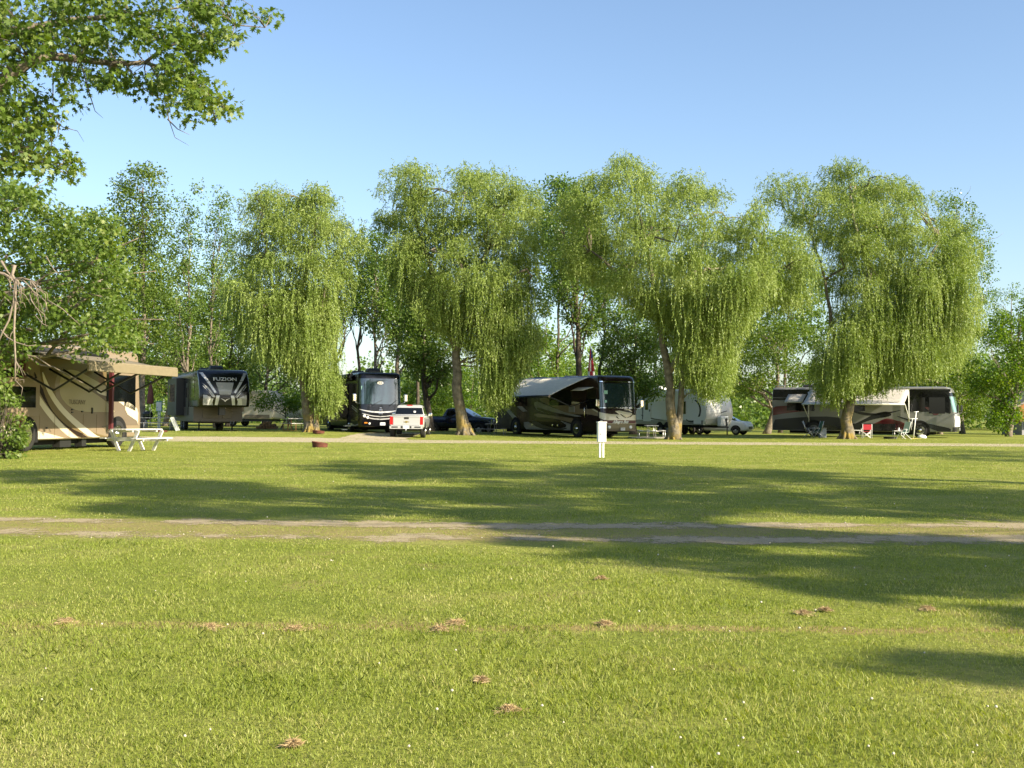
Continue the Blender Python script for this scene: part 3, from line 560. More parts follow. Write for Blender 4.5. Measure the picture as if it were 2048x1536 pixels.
    # unseen upper crown, high above the frame: casts the streaks of shade on the left lawn
near_maple()
def mid_maple():
    poly = [(-260, 420), (-150, 330), (0, 372), (60, 362), (112, 392), (152, 430), (200, 428), (235, 442), (252, 500), (268, 560), (262, 640), (272, 700), (240, 712), (200, 690), (150, 700), (110, 682), (62, 690), (20, 740), (-20, 780), (-260, 760)]
    rg = np.random.default_rng(92); Y0 = 34.5; X = -18.5; root = empty('maple_tree', (X, Y0, 0), 0, 'dense maple whose branches droop over the roof of the beige motorhome', 'maple tree'); o = np.array(root.location)
    x, y = sample_poly(poly, 620, rg, .2, 6, 26); D = Y0+rg.uniform(-2.2, 3.2, 620); C = to_world(x, y, D)-o
    limbs = [(C[i]*.97, .13, float(np.clip(C[i][2]/9-.2, .25, .9))) for i in rg.permutation(620)[:26]]
    trunk_mesh('trunk', (0, 0, 0), (.6, .2, 9.2), .42, .06, M_bark, root, limbs, rg)
    V = near_leaves(C, rg.uniform(.25, .62, 620), 62, .125, rg)
    quads('crown', V, 12, M_maple, root)
    # dead grey twigs hanging at the frame edge
    mb = MB()
    def W(pts, Y=31.5): return [np.array(at(a, b_, Y))-o for a, b_ in pts]
    main = [([(-30, 540), (8, 548), (22, 556), (30, 565), (28, 600), (18, 640), (5, 665), (-10, 700)], .05), ([(30, 530), (24, 550), (30, 560), (31, 600), (28, 660), (31, 720), (30, 760)], .05), ([(2, 522), (16, 545), (30, 556)], .04), ([(30, 558), (44, 556), (60, 560), (72, 575), (78, 585)], .03), ([(44, 558), (56, 570), (66, 582), (80, 592)], .022), ([(36, 560), (38, 582)], .02), ([(58, 588), (64, 603), (72, 615), (80, 628)], .02), ([(12, 550), (20, 565), (22, 575), (16, 590)], .025), ([(2, 660), (14, 674), (30, 684), (56, 692), (72, 690)], .022), ([(31, 655), (22, 668), (16, 690)], .018), ([(86, 552), (110, 545), (140, 540)], .016), ([(92, 512), (108, 540), (122, 552)], .016), ([(70, 630), (86, 648), (96, 652)], .014), ([(95, 600), (125, 618), (160, 650)], .016)]
    for pts, r in main: mb.tube(W(pts), [r*(1-.6*i/(len(pts)-1)) for i in range(len(pts))], 5)
    for _ in range(46):
        a = main[rg.integers(0, 8)][0]; p = a[rg.integers(1, len(a))]; q = (p[0]+rg.uniform(-6, 26), p[1]+rg.uniform(4, 46)); m = ((p[0]+q[0])/2+rg.uniform(0, 10), (p[1]+q[1])/2-rg.uniform(0, 8))
        mb.tube(W([p, m, q], 31.5+rg.uniform(-.3, .3)), [.012, .009, .005], 4)
    mb.build('branch', M_dead, root)['label'] = 'bare grey dead branches hanging down'
mid_maple()
# shrub in the lower left corner
def corner_shrub():
    poly = [(-80, 800), (-20, 772), (20, 770), (40, 800), (30, 830), (66, 838), (72, 862), (48, 880), (58, 905), (30, 928), (-80, 932)]
    rg = np.random.default_rng(93); Y0 = 33.5; b_ = at(0, 920, Y0); root = empty('shrub', (b_.x, Y0, 0), 0, 'leafy shrub at the lower left edge covering the rear wheel of the beige motorhome', 'shrub'); o = np.array(root.location)
    x, y = sample_poly(poly, 130, rg, .15, 3, 14); D = Y0+rg.uniform(-.6, .6, 130); C = to_world(x, y, D)-o; C[:, 2] = np.maximum(C[:, 2], .1)
    mb = MB()
    for c in C[::3]: mb.tube(curve((rg.normal()*.12, rg.normal()*.12, -.05), c, (0, 0, .15), 5, rg, .03), [.02*(1-.7*i/5) for i in range(6)], 4)
    mb.build('trunk', M_barkd, root)
    quads('crown', near_leaves(C, rg.uniform(.12, .26, 130), 22, .1, rg), 12, M_maple, root)
corner_shrub()
# ------------------------------------------------------------------ tall trees outside the frame on the sun side: their shade falls on the lawn
def shade_trees():
    rg = np.random.default_rng(95)
    polys = [ # outlines of the shade on the lawn, in photo pixels
      ([(600, 934), (720, 922), (1000, 920), (1120, 925), (1300, 922), (1420, 932), (1600, 938), (1800, 955), (2048, 975), (2300, 990), (2300, 1030), (2048, 1034), (1800, 1030), (1560, 1022), (1400, 1030), (1200, 1045), (1000, 1042), (880, 1030), (640, 1024), (560, 1005), (680, 985), (760, 965)], 1050, .42, 36),
      ([(-60, 952), (120, 944), (330, 955), (520, 975), (600, 990), (540, 1004), (380, 1000), (200, 992), (0, 965)], 190, .36, 60),
      ([(150, 1010), (330, 1002), (520, 1010), (660, 1030), (560, 1042), (380, 1036), (200, 1030)], 60, .3, 40),
      ([(880, 1086), (1050, 1076), (1400, 1062), (2300, 1070), (2300, 1180), (2048, 1170), (1800, 1175), (1600, 1160), (1420, 1140), (1300, 1120), (1100, 1112)], 190, .56, 40),
      ([(1480, 1165), (1700, 1160), (1900, 1185), (1700, 1190)], 10, .2, 40),
      ([(1900, 1220), (2048, 1208), (2300, 1215), (2300, 1262), (2048, 1256)], 12, .2, 40),
      ([(1720, 1318), (1850, 1300), (2100, 1300), (2300, 1330), (2300, 1390), (2048, 1372), (1850, 1350)], 14, .25, 40),
      ([(1700, 903), (1900, 893), (2300, 896), (2300, 925), (2000, 918)], 170, .25, 40),
      ([(950, 1055), (1150, 1050), (1500, 1050), (1550, 1068), (1200, 1078)], 40, .3, 40)]
    trunks = [(13.5, 7.0), (21.5, 17.0), (27.5, 4.0), (25, -5), (34, 30)]; tops = [14.5, 14.5, 14.5, 9.5, 14]
    labels = ['tall maple just outside the right edge of the lawn', 'second maple outside the right edge, farther along the lane', 'large maple out of view to the right of the dirt track', 'lower maple out of view behind and to the right of the viewpoint', 'far maple out of view near the cabin']
    C = []; RAD = []
    for pi_, (poly, n, hole, hs) in enumerate(polys):
        x, y = sample_poly([(a, (b_-830)*5.0) for a, b_ in poly], n*3, rg, hole, int(rg.integers(1, 99)), hs*1.5); y = y/5
        # thin by ground density (more metres per pixel far away)
        Y = 2300*1.35/y; wgt = Y**2; keep = rg.uniform(0, 1, len(Y)) < wgt/wgt.max(); x, y, Y = x[keep][:n], y[keep][:n], Y[keep][:n]
        X = (x-1024)/2300*Y; h = np.maximum(9.5, .30*Y+5.2)+rg.uniform(-.8, 2.2, len(Y)); h = np.where(Y > 40, 13, h)
        L = h/math.tan(SUN_EL); C.append(np.stack([X+sh.x*L, Y+sh.y*L, h], 1)); RAD.append(np.full(len(Y), {4: .35, 5: .3, 6: .3}.get(pi_, 1.0)*(.62 if pi_ == 3 else 1)))
    C = np.concatenate(C); RAD = np.concatenate(RAD)
    T = np.array(trunks); own = np.argmin(np.linalg.norm(C[:, None, :2]-T[None], axis=2), 1)
    for i, (tx, ty) in enumerate(trunks):
        c = C[own == i]; rd = RAD[own == i]
        if len(c) < 5: continue
        root = empty('maple_tree', (tx, ty, 0), 0, labels[i], 'maple tree', 'tall maples outside the frame on the sunny side'); o = np.array([tx, ty, 0]); c = c-o
        pick = rg.permutation(len(c))[:20]
        limbs = [(c[j]*np.array([.98, .98, .98]), .075, float(np.clip(.45+.4*rg.uniform(), .4, .85))) for j in pick]
        trunk_mesh('trunk', (0, 0, 0), (0, 0, tops[i]), .42, .06, M_bark, root, limbs, rg)
        quads('crown', clump_leaves(c, rg.uniform(.3, .68, len(c))*rd, 46, .17, rg), 4, M_maple, root)
shade_trees()
# ------------------------------------------------------------------ vehicles: materials
P_ = mat
paint_black = P_('black_paint', (.006, .006, .008), .2, coat=.35, spec=.35); paint_char = P_('charcoal_paint', (.02, .02, .024), .3, coat=.25, spec=.35)
paint_brown = P_('brown_paint', (.02, .01, .01), .2, coat=.4, spec=.35); paint_cream = P_('cream_paint', (.62, .56, .42), .25, coat=.6)
paint_tan = P_('tan_paint', (.24, .185, .125), .25, coat=.6); paint_taupe = P_('taupe_paint', (.17, .135, .10), .25, coat=.7); paint_gold = P_('gold_beige_paint', (.36, .31, .19), .25, coat=.6)
paint_olive = P_('bronze_paint', (.16, .115, .055), .25, coat=.6); paint_red = P_('dark_red_paint', (.13, .012, .02), .2, coat=1)
paint_silver = P_('silver_paint', (.5, .5, .49), .28, metal=.25, coat=.8); paint_white = P_('white_paint', (.82, .82, .79), .35, coat=.4)
paint_grey = P_('grey_paint', (.27, .27, .26), .3, coat=.6); paint_blue = P_('dark_blue_paint', (.008, .014, .035), .2, coat=.6)
white_pl = P_('white_plastic', (.75, .75, .73), .5); black_pl = P_('black_plastic', (.02, .02, .02), .5); grey_pl = P_('grey_plastic', (.2, .2, .2), .6)
glass_d = P_('tinted_glass', (.004, .005, .005), .04, coat=.3, spec=.5); glass_w = P_('windscreen_glass', (.018, .035, .045), .04, coat=.8, spec=1)
glass_g = P_('screen_covered_glass', (.16, .30, .27), .12, coat=1, spec=1)
chrome = P_('chrome', (.8, .8, .8), .12, metal=1); alu = P_('aluminium', (.6, .6, .6), .35, metal=.9); steel_d = P_('dark_metal', (.05, .05, .05), .5, metal=.6)
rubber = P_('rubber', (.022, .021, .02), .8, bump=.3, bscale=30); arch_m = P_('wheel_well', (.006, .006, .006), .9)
red_l = P_('red_lens', (.45, .008, .012), .2, coat=.6); amber = P_('amber_lens', (.6, .2, .02), .25); lens = P_('clear_lens', (.8, .8, .8), .08, coat=1, spec=1)
fab_grey = P_('awning_fabric', (.36, .35, .33), .85, noise=.12, nscale=2); fab_tan = P_('tan_awning_fabric', (.2, .165, .1), .8, noise=.08); fab_cream = P_('pale_awning_fabric', (.74, .69, .6), .85, noise=.1)
fab_green = P_('green_canvas', (.03, .1, .05), .8); fab_red = P_('red_canvas', (.4, .02, .035), .8); plate_m = P_('licence_plate', (.75, .76, .78), .5); ink = P_('sign_ink', (.03, .03, .04), .6)
sticker = P_('pale_green_sticker', (.35, .62, .56), .6); wood_w = P_('white_painted_wood', (.66, .65, .62), .7, noise=.18, nscale=3); rust = P_('rusty_iron', (.11, .035, .02), .9, noise=.4, nscale=6)
gold = P_('gold_badge', (.5, .36, .1), .3, metal=.8); maroon = P_('maroon_plastic', (.1, .02, .025), .5)
# ------------------------------------------------------------------ body shell: stacked plan outlines
def fan(n): return np.linspace(-math.pi/2, math.pi/2, n)
def o_pt(L, a, rear=False, off=0.0):
    z, xr, xf, hw, D, Dr = L
    s, c = math.sin(a), math.cos(a); p = .42
    y = hw*math.copysign(abs(s)**p, s); e = max(c, 0)**p
    x = (xf-D+D*e) if not rear else (xr+Dr-Dr*e)
    if off:                                               # push outward
        nx_, ny_ = e+.02, abs(s)**(p)*math.copysign(1, s)*(1-e)
        n_ = math.hypot(nx_, ny_); nx_, ny_ = nx_/n_, ny_/n_
        x += off*nx_*(-1 if rear else 1); y += off*ny_
    return x, y
def lerpL(Ls, z):
    for A, B in zip(Ls[:-1], Ls[1:]):
        if A[0] <= z <= B[0]:
            t = (z-A[0])/(B[0]-A[0] or 1); return tuple(A[i]*(1-t)+B[i]*t for i in range(6))
    return Ls[-1] if z > Ls[-1][0] else Ls[0]
ANG = np.concatenate([[-math.pi/2], -np.arccos(np.linspace(.02, .6, 9)), np.linspace(-.85, .85, 11), np.arccos(np.linspace(.6, .02, 9)), [math.pi/2]])
def shell(mb, Ls, mi=0):
    n = len(ANG); vs = []
    for L in Ls:
        for a in ANG: x, y = o_pt(L, a); vs.append((x, y, L[0]))
        for a in ANG[::-1]: x, y = o_pt(L, a, True); vs.append((x, y, L[0]))
    m = 2*n; fs = [(i*m+j, i*m+(j+1) % m, (i+1)*m+(j+1) % m, (i+1)*m+j) for i in range(len(Ls)-1) for j in range(m)]
    mb.add(vs, fs, mi, True); b = len(mb.v)-len(vs)
    mb.f += [[b+j for j in range(m)][::-1], [b+(len(Ls)-1)*m+j for j in range(m)]]; mb.m += [mi, mi]; mb.s += [False, False]
def fpatch(mb, Ls, z0, z1, a0, a1, off=.008, mi=0, n=20, k=10, rear=False, zf0=None, zf1=None):
    """panel hugging the front; z0/z1 may be functions of t in 0..1 across"""
    vs = []
    for j in range(k+1):
        for i in range(n+1):
            t = i/n; a = a0+(a1-a0)*t; lo = zf0(t) if zf0 else z0; hi = zf1(t) if zf1 else z1; z = lo+(hi-lo)*j/k
            x, y = o_pt(lerpL(Ls, z), a, rear, off); vs.append((x, y, z))
    mb.add(vs, [(j*(n+1)+i, j*(n+1)+i+1, (j+1)*(n+1)+i+1, (j+1)*(n+1)+i) for j in range(k) for i in range(n)], mi, True)
def npatch(mb, L, hw, A_, B_, C__, D__, off, mi, n=8):
    vs = []
    for j in range(n+1):
        for i in range(n+1):
            u, v = i/n, j/n; y = (A_[0]*(1-u)+B_[0]*u)*(1-v)+(D__[0]*(1-u)+C__[0]*u)*v; z = (A_[1]*(1-u)+B_[1]*u)*(1-v)+(D__[1]*(1-u)+C__[1]*u)*v
            a = math.asin(min(1, (abs(y)/hw)**(1/.42)))*(1 if y > 0 else -1); x, yy = o_pt(lerpL(L, z), a, False, off); vs.append((x, yy, z))
    mb.add(vs, [(j*(n+1)+i, j*(n+1)+i+1, (j+1)*(n+1)+i+1, (j+1)*(n+1)+i) for j in range(n) for i in range(n)], mi, True)
def wheel(parent, x, y, r, wd, side, dual=False, name='wheel', rim_mat=None, spokes=True):
    """wheel with its outer face at y (local), side = -1 right, +1 left"""
    o = empty(name, (x, y, r)); o.parent = parent; rim_mat = rim_mat or chrome
    t = MB(); t.lathe([(r*.62, 0), (r*.9, 0), (r*.985, .03), (r, .06), (r, wd-.06), (r*.97, wd), (r*.5, wd)], (0, 0 if side < 0 else -wd, 0), 'y', 28, cap=False)
    t.build('tyre', rubber, o)
    q = MB(); s = 1 if side < 0 else -1
    prof = [(r*.64, .01), (r*.64, .012), (r*.6, .05), (r*.5, .07), (r*.32, .03), (r*.2, -.01), (r*.2, -.035), (.02, -.05)]
    q.lathe([(a, h*s) for a, h in prof], (0, 0, 0), 'y', 24)
    if spokes:
        for k in range(8):
            a = k*math.pi/4; q.lathe([(r*.07, .0), (r*.07, .004)], (math.cos(a)*r*.42, s*.035-.002, math.sin(a)*r*.42), 'y', 8, 1)
    q.build('rim', [rim_mat, arch_m], o); return o
def arch(mb, x, z, r, y, mi, t=.006, zmin=.3):
    pts = []
    for k in range(17):
        a = math.pi*k/16; pts.append((x+r*math.cos(a), y, z+r*math.sin(a)))
    pts = [(x+r, y, zmin)]+pts+[(x-r, y, zmin)]
    mb.prism(pts, (0, -t if y < 0 else t, 0), mi)
class Rig:
    """a vehicle: local x forward (0 at the nose), y to its left, z up; near side is its right, y=-hw"""
    def __init__(s, name, label, cat, corner, d, hw, group=None, z=None):
        d = Vector((d[0], d[1])).normalized(); s.d = d; s.hw = hw; left = Vector((-d.y, d.x))
        P = Vector((corner[0], corner[1]))+left*hw; z = float(gz(P.x-d.x*5, P.y-d.y*5)) if z is None else z
        s.loc = Vector((P.x, P.y, z)); s.rz = math.atan2(d.y, d.x)
        s.root = empty(name, s.loc, s.rz, label, cat, group); s.Mi = (Matrix.Translation(s.loc) @ Matrix.Rotation(s.rz, 4, 'Z')).inverted()
    def side(s, x, y, yl=None):
        """photo pixel -> (x, z) on the near side plane"""
        yl = -s.hw if yl is None else yl; o = s.Mi @ CAM; dd = s.Mi.to_3x3() @ ray(x, y); t = (yl-o.y)/dd.y; p = o+dd*t; return p.x, p.z
    def front(s, x, y, xl=0.0):
        o = s.Mi @ CAM; dd = s.Mi.to_3x3() @ ray(x, y); t = (xl-o.x)/dd.x; p = o+dd*t; return p.y, p.z
    def swoosh(s, mb, pts, mi, layer=1, yl=None, px=True, smooth=2, clipz=None, clipx=None):
        yl = -s.hw if yl is None else yl; q = [s.side(a, b, yl) for a, b in pts] if px else list(pts)
        if smooth:
            for _ in range(smooth):
                n = len(q); r_ = []
                for i in range(n):
                    a, b = q[i], q[(i+1) % n]; r_ += [(a[0]*.75+b[0]*.25, a[1]*.75+b[1]*.25), (a[0]*.25+b[0]*.75, a[1]*.25+b[1]*.75)]
                q = r_
        if clipz: q = [(a, min(max(b, clipz[0]), clipz[1])) for a, b in q]
        if clipx: q = [(min(max(a, clipx[0]), clipx[1]), b) for a, b in q]
        mb.prism([(a, yl, b) for a, b in q], (0, -.0035*layer, 0), mi)
def rect(a0, a1, z0, z1): return [(a0, z0), (a1, z0), (a1, z1), (a0, z1)]
def text_mesh(name, body, size, m, parent, loc, rot, shear=0, extrude=.004, bold=0, sx=1):
    cu = bpy.data.curves.new(name, 'FONT'); cu.body = body; cu.size = size; cu.extrude = extrude; cu.shear = shear; cu.offset = bold; cu.align_x = 'CENTER'; cu.align_y = 'CENTER'; cu.resolution_u = 3
    to = bpy.data.objects.new(name, cu); link(to); dg = bpy.context.evaluated_depsgraph_get(); me = bpy.data.meshes.new_from_object(to.evaluated_get(dg))
    bpy.data.objects.remove(to); o = bpy.data.objects.new(name, me); link(o); me.materials.clear(); me.materials.append(m); o.parent = parent; o.location = loc; o.rotation_euler = rot; o.scale = (sx, 1, 1); return o
# text facing +x (a vehicle's nose)
ROT_FRONT = (R(90), 0, R(90))
def coach_levels(Lg, hw, H, rake=.28, zsk=.38, nose=.12, D=.42):
    return [(zsk, -Lg+.02, -.05, hw-.02, D, .12), (zsk+.06, -Lg, .0, hw, D, .12), (1.05, -Lg, .04, hw, D, .14), (1.35, -Lg, .02, hw, D, .14), (1.6, -Lg, -.02, hw, D, .14), (H-.5, -Lg, -rake*.8, hw, D, .16),
            (H-.22, -Lg+.02, -rake, hw, D, .2), (H-.1, -Lg+.05, -rake-.1, hw-.03, D, .22), (H-.03, -Lg+.12, -rake-.22, hw-.1, D, .25), (H, -Lg+.3, -rake-.45, hw-.25, D, .25)]
def wipers(rig, Ls, z, hw):
    for y0, y1 in ((-.55, .1), (.55, 1.0)):
        m = MB()
        a = o_pt(lerpL(Ls, z-.12), math.asin(max(-1, min(1, y0/hw)))*.3, False, .05)[0]
        m.tube([(a, y0, z-.12), (a-.0, (y0+y1)/2, z+.05), (a-.05, y1, z+.22)], [.018, .014, .01], 5)
        m.build('wiper', black_pl, rig.root)
def mirror(rig, x, y, z, cm=chrome):
    s = -1 if y < 0 else 1; m = MB(); m.tube([(x-.05, y-s*.25, z+.0), (x+.14, y+s*.02, z+.05), (x+.16, y+s*.1, z+.15)], [.03, .028, .03], 8)
    o = m.build('mirror', [cm, glass_w], rig.root); b = MB(); b.box((x+.16, y+s*.14, z+.35), (.12, .24, .46), 0); h = b.build('mirror_housing', cm, o, bevel=.05)
def roof_unit(rig, x, y, z, m, sx=1.0, sy=.72, h=.28):
    b = MB(); Ls = [(z-.02, x-sx/2, x+sx/2, sy/2, .12, .12), (z+h*.7, x-sx/2+.05, x+sx/2-.12, sy/2-.03, .12, .12), (z+h, x-sx/2+.14, x+sx/2-.3, sy/2-.1, .12, .12)]
    shell(b, Ls); b.build('roof_air_unit', m, rig.root)
def plate(rig, x, y, z, name='licence_plate', sx=1, txt=None):
    b = MB(); b.box((x, y, z), (.012, .32, .165)); o = b.build(name, plate_m, rig.root)
    if txt: text_mesh('lettering', txt, .085, ink, o, (x+.008*sx, y, z), ROT_FRONT if sx > 0 else (R(90), 0, R(-90)), extrude=.001)
    return o
def skirt_lines(mb, rig, x0, x1, z0, z1, step, mi, yl=None):
    yl = -rig.hw if yl is None else yl; x = x0
    while x < x1: mb.box((x, yl-.011, (z0+z1)/2), (.015, .004, z1-z0), mi); x += step
# ================================================================== beige motorhome, far left
CG = 'motorhomes parked along the lane'
A = Rig('motorhome', 'beige motorhome with brown swirl graphics and its tan awning out, at the left edge', 'motorhome', (-15.1+.197*.4, 46.8), (.197, .98), 1.28, CG, z=0)
LgA, HA = 10.8, 3.82
LA = coach_levels(LgA, 1.28, HA, .22)
m = MB(); shell(m, LA, 0)
MAa = [paint_tan, paint_olive, paint_cream, paint_gold, paint_taupe, arch_m, black_pl, paint_brown]
sw = lambda pts, mi, ly=1, **k: A.swoosh(m, pts, mi, ly, clipz=(.42, HA-.25), clipx=(-LgA+.05, -.38), **k)
sw([(-60, 700), (60, 700), (150, 715), (250, 740), (262, 830), (262, 870), (80, 884), (-60, 890)], 0, 1, smooth=0)
sw([(118, 790), (120, 750), (142, 735), (175, 745), (215, 765), (250, 792), (252, 826), (215, 824), (160, 824), (135, 812)], 3, 2)
sw([(80, 720), (125, 715), (190, 730), (235, 755), (262, 785), (262, 800), (225, 780), (180, 755), (150, 738), (118, 742), (108, 765), (112, 800), (135, 835), (175, 862), (225, 876), (228, 884), (190, 876), (140, 858), (105, 825), (88, 790), (80, 750)], 1, 3)
sw([(170, 775), (200, 782), (255, 812), (285, 850), (262, 850), (232, 850), (222, 843), (232, 824), (215, 805), (195, 790)], 4, 4)
sw([(195, 788), (225, 795), (262, 822), (262, 813), (225, 788), (190, 776)], 2, 5)
sw([(198, 852), (215, 852), (222, 840), (220, 828), (214, 824), (238, 824), (240, 870), (228, 866)], 4, 5)
for dx in (0, 14, 30):                                     # pale curved stripes sweeping to the lower rear
    sw([(52+dx, 735), (66+dx, 770), (92+dx, 812), (125+dx*1.3, 850), (165+dx*1.5, 884), (150+dx*1.4, 884), (112+dx*1.2, 852), (82+dx, 815), (58+dx, 772)], 2 if dx != 14 else 7, 2 if dx < 30 else 4)
sw([(-60, 852), (10, 850), (80, 862), (155, 884), (100, 886), (40, 876), (-60, 870)], 2, 3)
sw([(0, 788), (40, 792), (52, 782), (54, 772), (46, 766), (0, 768)], 2, 3)
sw([(0, 815), (30, 826), (60, 850), (30, 842), (0, 832)], 2, 3)
sw([(250, 800), (268, 812), (288, 830), (288, 852), (268, 838), (250, 826)], 2, 6, smooth=1)  # sunlit patch near the front, put in as a cream swoosh
arch(m, -1.9, .55, .66, -1.28, 5, .024); arch(m, -7.75, .55, .66, -1.28, 5, .024)
skirt_lines(m, A, -7.0, -2.6, .45, 1.28, .9, 1)
m.box((-LgA/2, 0, .3), (LgA-1.6, 1.9, .22), 5)
m.build('body', MAa, A.root)
w_ = MB(); w_.prism([(x, -1.285, z) for x, z in rect(-2.75, -.62, 1.78, 2.82)], (0, -.02, 0)); w_.build('window', glass_d, A.root)
w_ = MB(); w_.prism([(x, -1.285, z) for x, z in [(-1.45, 1.62), (-.6, 1.42), (-.6, 1.78), (-1.45, 1.78)]], (0, -.016, 0)); w_.build('window', glass_d, A.root)
w_ = MB(); w_.prism([(x, -1.285, z) for x, z in rect(-10.2, -8.3, 1.9, 2.75)], (0, -.02, 0)); w_.build('window', glass_d, A.root)
w_ = MB(); w_.box((-8.9, -1.45, 1.85), (2.7, .42, 1.3)); w_.box((-8.9, -1.67, 1.85), (2.2, .02, .7), 1); w_.build('slide_out', [paint_tan, glass_d], A.root, bevel=.02)
w_ = MB(); w_.prism([(x, -1.285, z) for x, z in rect(-5.9, -5.2, .95, 2.95)], (0, -.028, 0)); w_.prism([(x, -1.31, z) for x, z in rect(-5.75, -5.35, 2.1, 2.7)], (0, -.01, 0), 1)
w_ = MB(); w_.box((-3.75, -1.315, 1.42), (.05, .05, .22)); w_.build('door_handle', black_pl, A.root)
w_ = MB(); fpatch(w_, LA, 1.62, 3.1, -1.35, 1.35, .01); w_.build('windscreen', glass_w, A.root)
for x, z in ((-5.05, 1.35), (-5.05, 1.45), (-4.4, 1.38), (-6.6, .8), (-3.2, 2.95)): w_ = MB(); w_.box((x, -1.315, z), (.09, .03, .05), 0); w_.build('latch', black_pl, A.root)
text_mesh('lettering', 'TUSCANY', .24, paint_taupe, A.root, (-4.75, -1.325, 1.72), (R(90), 0, 0), extrude=.002)
wheel(A.root, -1.9, -1.32, .53, .28, -1); wheel(A.root, -7.75, -1.32, .53, .3, -1); wheel(A.root, -1.9, 1.3, .53, .28, 1); wheel(A.root, -7.75, 1.3, .53, .3, 1)
for x in (-5.2, -4.0):
    w_ = MB(); w_.box((x, -1.0, .26), (.7 if x < -5 else .3, .3, .34)); w_.build('jack' if x > -5 else 'tank', steel_d, A.root)
roof_unit(A, -3.4, 0, HA, paint_tan, .9, .7, .25); roof_unit(A, -7.5, 0, HA, paint_tan, 1.1, .75, .3)
w_ = MB(); w_.tube([(-9.4, -1.33, HA-.32), (-2.9, -1.33, HA-.32)], .12, 10); w_.tube([(-9.4, -1.36, HA-.52), (-1.0, -1.36, HA-.52)], .06, 8); w_.build('awning_case', black_pl, A.root)
# awning: fabric, front bar, arms
aw = MB(); x0, x1 = -9.2, -3.35
nf = []
for j in range(7):
    t = j/6
    for i in range(9): x = x0+(x1-x0)*i/8; nf.append((x, -1.36-3.1*t, HA-.38-.56*t+.12*math.sin(math.pi*t)*.6))
aw.add(nf, [(j*9+i, j*9+i+1, (j+1)*9+i+1, (j+1)*9+i) for j in range(6) for i in range(8)], 0, True)
ao = aw.build('awning', fab_tan, A.root); so_ = ao.modifiers.new('thickness', 'SOLIDIFY'); so_.thickness = .012
q = MB(); q.box(((x0+x1)/2, -4.5, HA-.99), (x1-x0+.1, .09, .27)); q.tube([(x0-.05, -4.47, HA-.84), (x1+.05, -4.47, HA-.84)], .07, 8); q.build('awning_bar', fab_tan, ao, bevel=.02)
for xe, s in ((x1-.2, 1), (x1-2.2, 1), (x0+2.4, -1), (x0+.3, -1)):
    q = MB(); q.tube([(xe, -4.42, HA-.98), (xe-.25*s, -2.9, HA-1.75), (xe-.2*s, -1.38, HA-.95)], .04, 6); q.build('awning_arm', steel_d, ao)
q = MB(); q.box((-2.75, -1.5, 1.95), (.13, .16, 2.5)); q.build('awning_arm', maroon, ao, bevel=.02)
q = MB(); q.box((-8.3, -1.5, 1.95), (.13, .16, 2.3)); q.build('awning_arm', maroon, ao, bevel=.02)
# ================================================================== dark fifth wheel trailer
B = Rig('fifth_wheel_trailer', 'dark grey fifth wheel trailer with swept silver nose graphics', 'trailer', (-17.95, 66), (.42, -.91), 1.45, 'trailers parked among the trees')
HB = 3.6; LB = [(1.42, -10.6, -.12, 1.43, .3, .1), (1.48, -10.6, .06, 1.45, .34, .1), (1.9, -10.6, .16, 1.45, .4, .1), (2.4, -10.6, .12, 1.45, .42, .1), (2.9, -10.6, -.08, 1.45, .42, .1), (3.3, -10.6, -.42, 1.45, .42, .12), (HB-.06, -10.55, -.72, 1.43, .4, .15), (HB, -10.4, -.95, 1.25, .4, .15)]
m = MB(); shell(m, LB, 0)
m.box((-6.3, 0, 1.0), (8.6, 2.86, .9), 1)
MBb = [paint_black, P_('dark_taupe', (.075, .06, .045), .4), paint_char, paint_silver, arch_m, paint_grey]
def fz(X, Y): return ((X-1040)/700*1.38, 3.5-(Y-260)/1080*2.0)
for q4, mi, of in ((((340, 310), (440, 300), (790, 930), (740, 960)), 3, .012), (((395, 640), (560, 780), (760, 1080), (720, 1090)), 5, .014), (((400, 700), (420, 760), (720, 1090), (680, 1080)), 3, .018), (((405, 880), (430, 960), (700, 1120), (560, 1060)), 0, .02),
                   (((410, 1010), (620, 1060), (700, 1330), (410, 1330)), 5, .014), (((560, 1130), (700, 1120), (640, 1330), (540, 1330)), 3, .018), (((780, 1030), (880, 1030), (830, 1330), (740, 1330)), 3, .014)):
    npatch(m, LB, 1.45, *[fz(*p) for p in q4], of, mi)
    npatch(m, LB, 1.45, *[fz(2080-p[0], p[1]) for p in (q4[1], q4[0], q4[3], q4[2])], of, mi)
npatch(m, LB, 1.45, fz(840, 1035), fz(1240, 1035), fz(1300, 1330), fz(780, 1330), .012, 2)
npatch(m, LB, 1.45, fz(780, 620), fz(1300, 620), fz(1200, 1000), fz(880, 1000), .010, 5)  # reflection on the middle of the nose, laid on as grey paint
m.build('body', MBb, B.root)
w_ = MB(); w_.box((-7.4, -1.62, 2.05), (3.6, .55, 2.3)); w_.box((-7.4, -1.9, 2.3), (2.4, .02, 1.1), 1); w_.build('slide_out', [P_('dull_black', (.012, .012, .013), .45), glass_d], B.root, bevel=.02)
w_ = MB(); w_.box((-1.9, -1.455, 2.5), (.5, .02, 1.0)); w_.build('window', glass_d, B.root)
w_ = MB(); w_.box((-4.2, -1.46, 1.9), (.75, .03, 1.95)); w_.box((-4.2, -1.48, 2.3), (.4, .02, .6), 1); w_.build('door', [paint_char, glass_d], B.root)
w_ = MB(); w_.box((-4.6, 1.5, 2.1), (3.2, .45, 1.9)); w_.build('slide_out', paint_brown, B.root, bevel=.02)
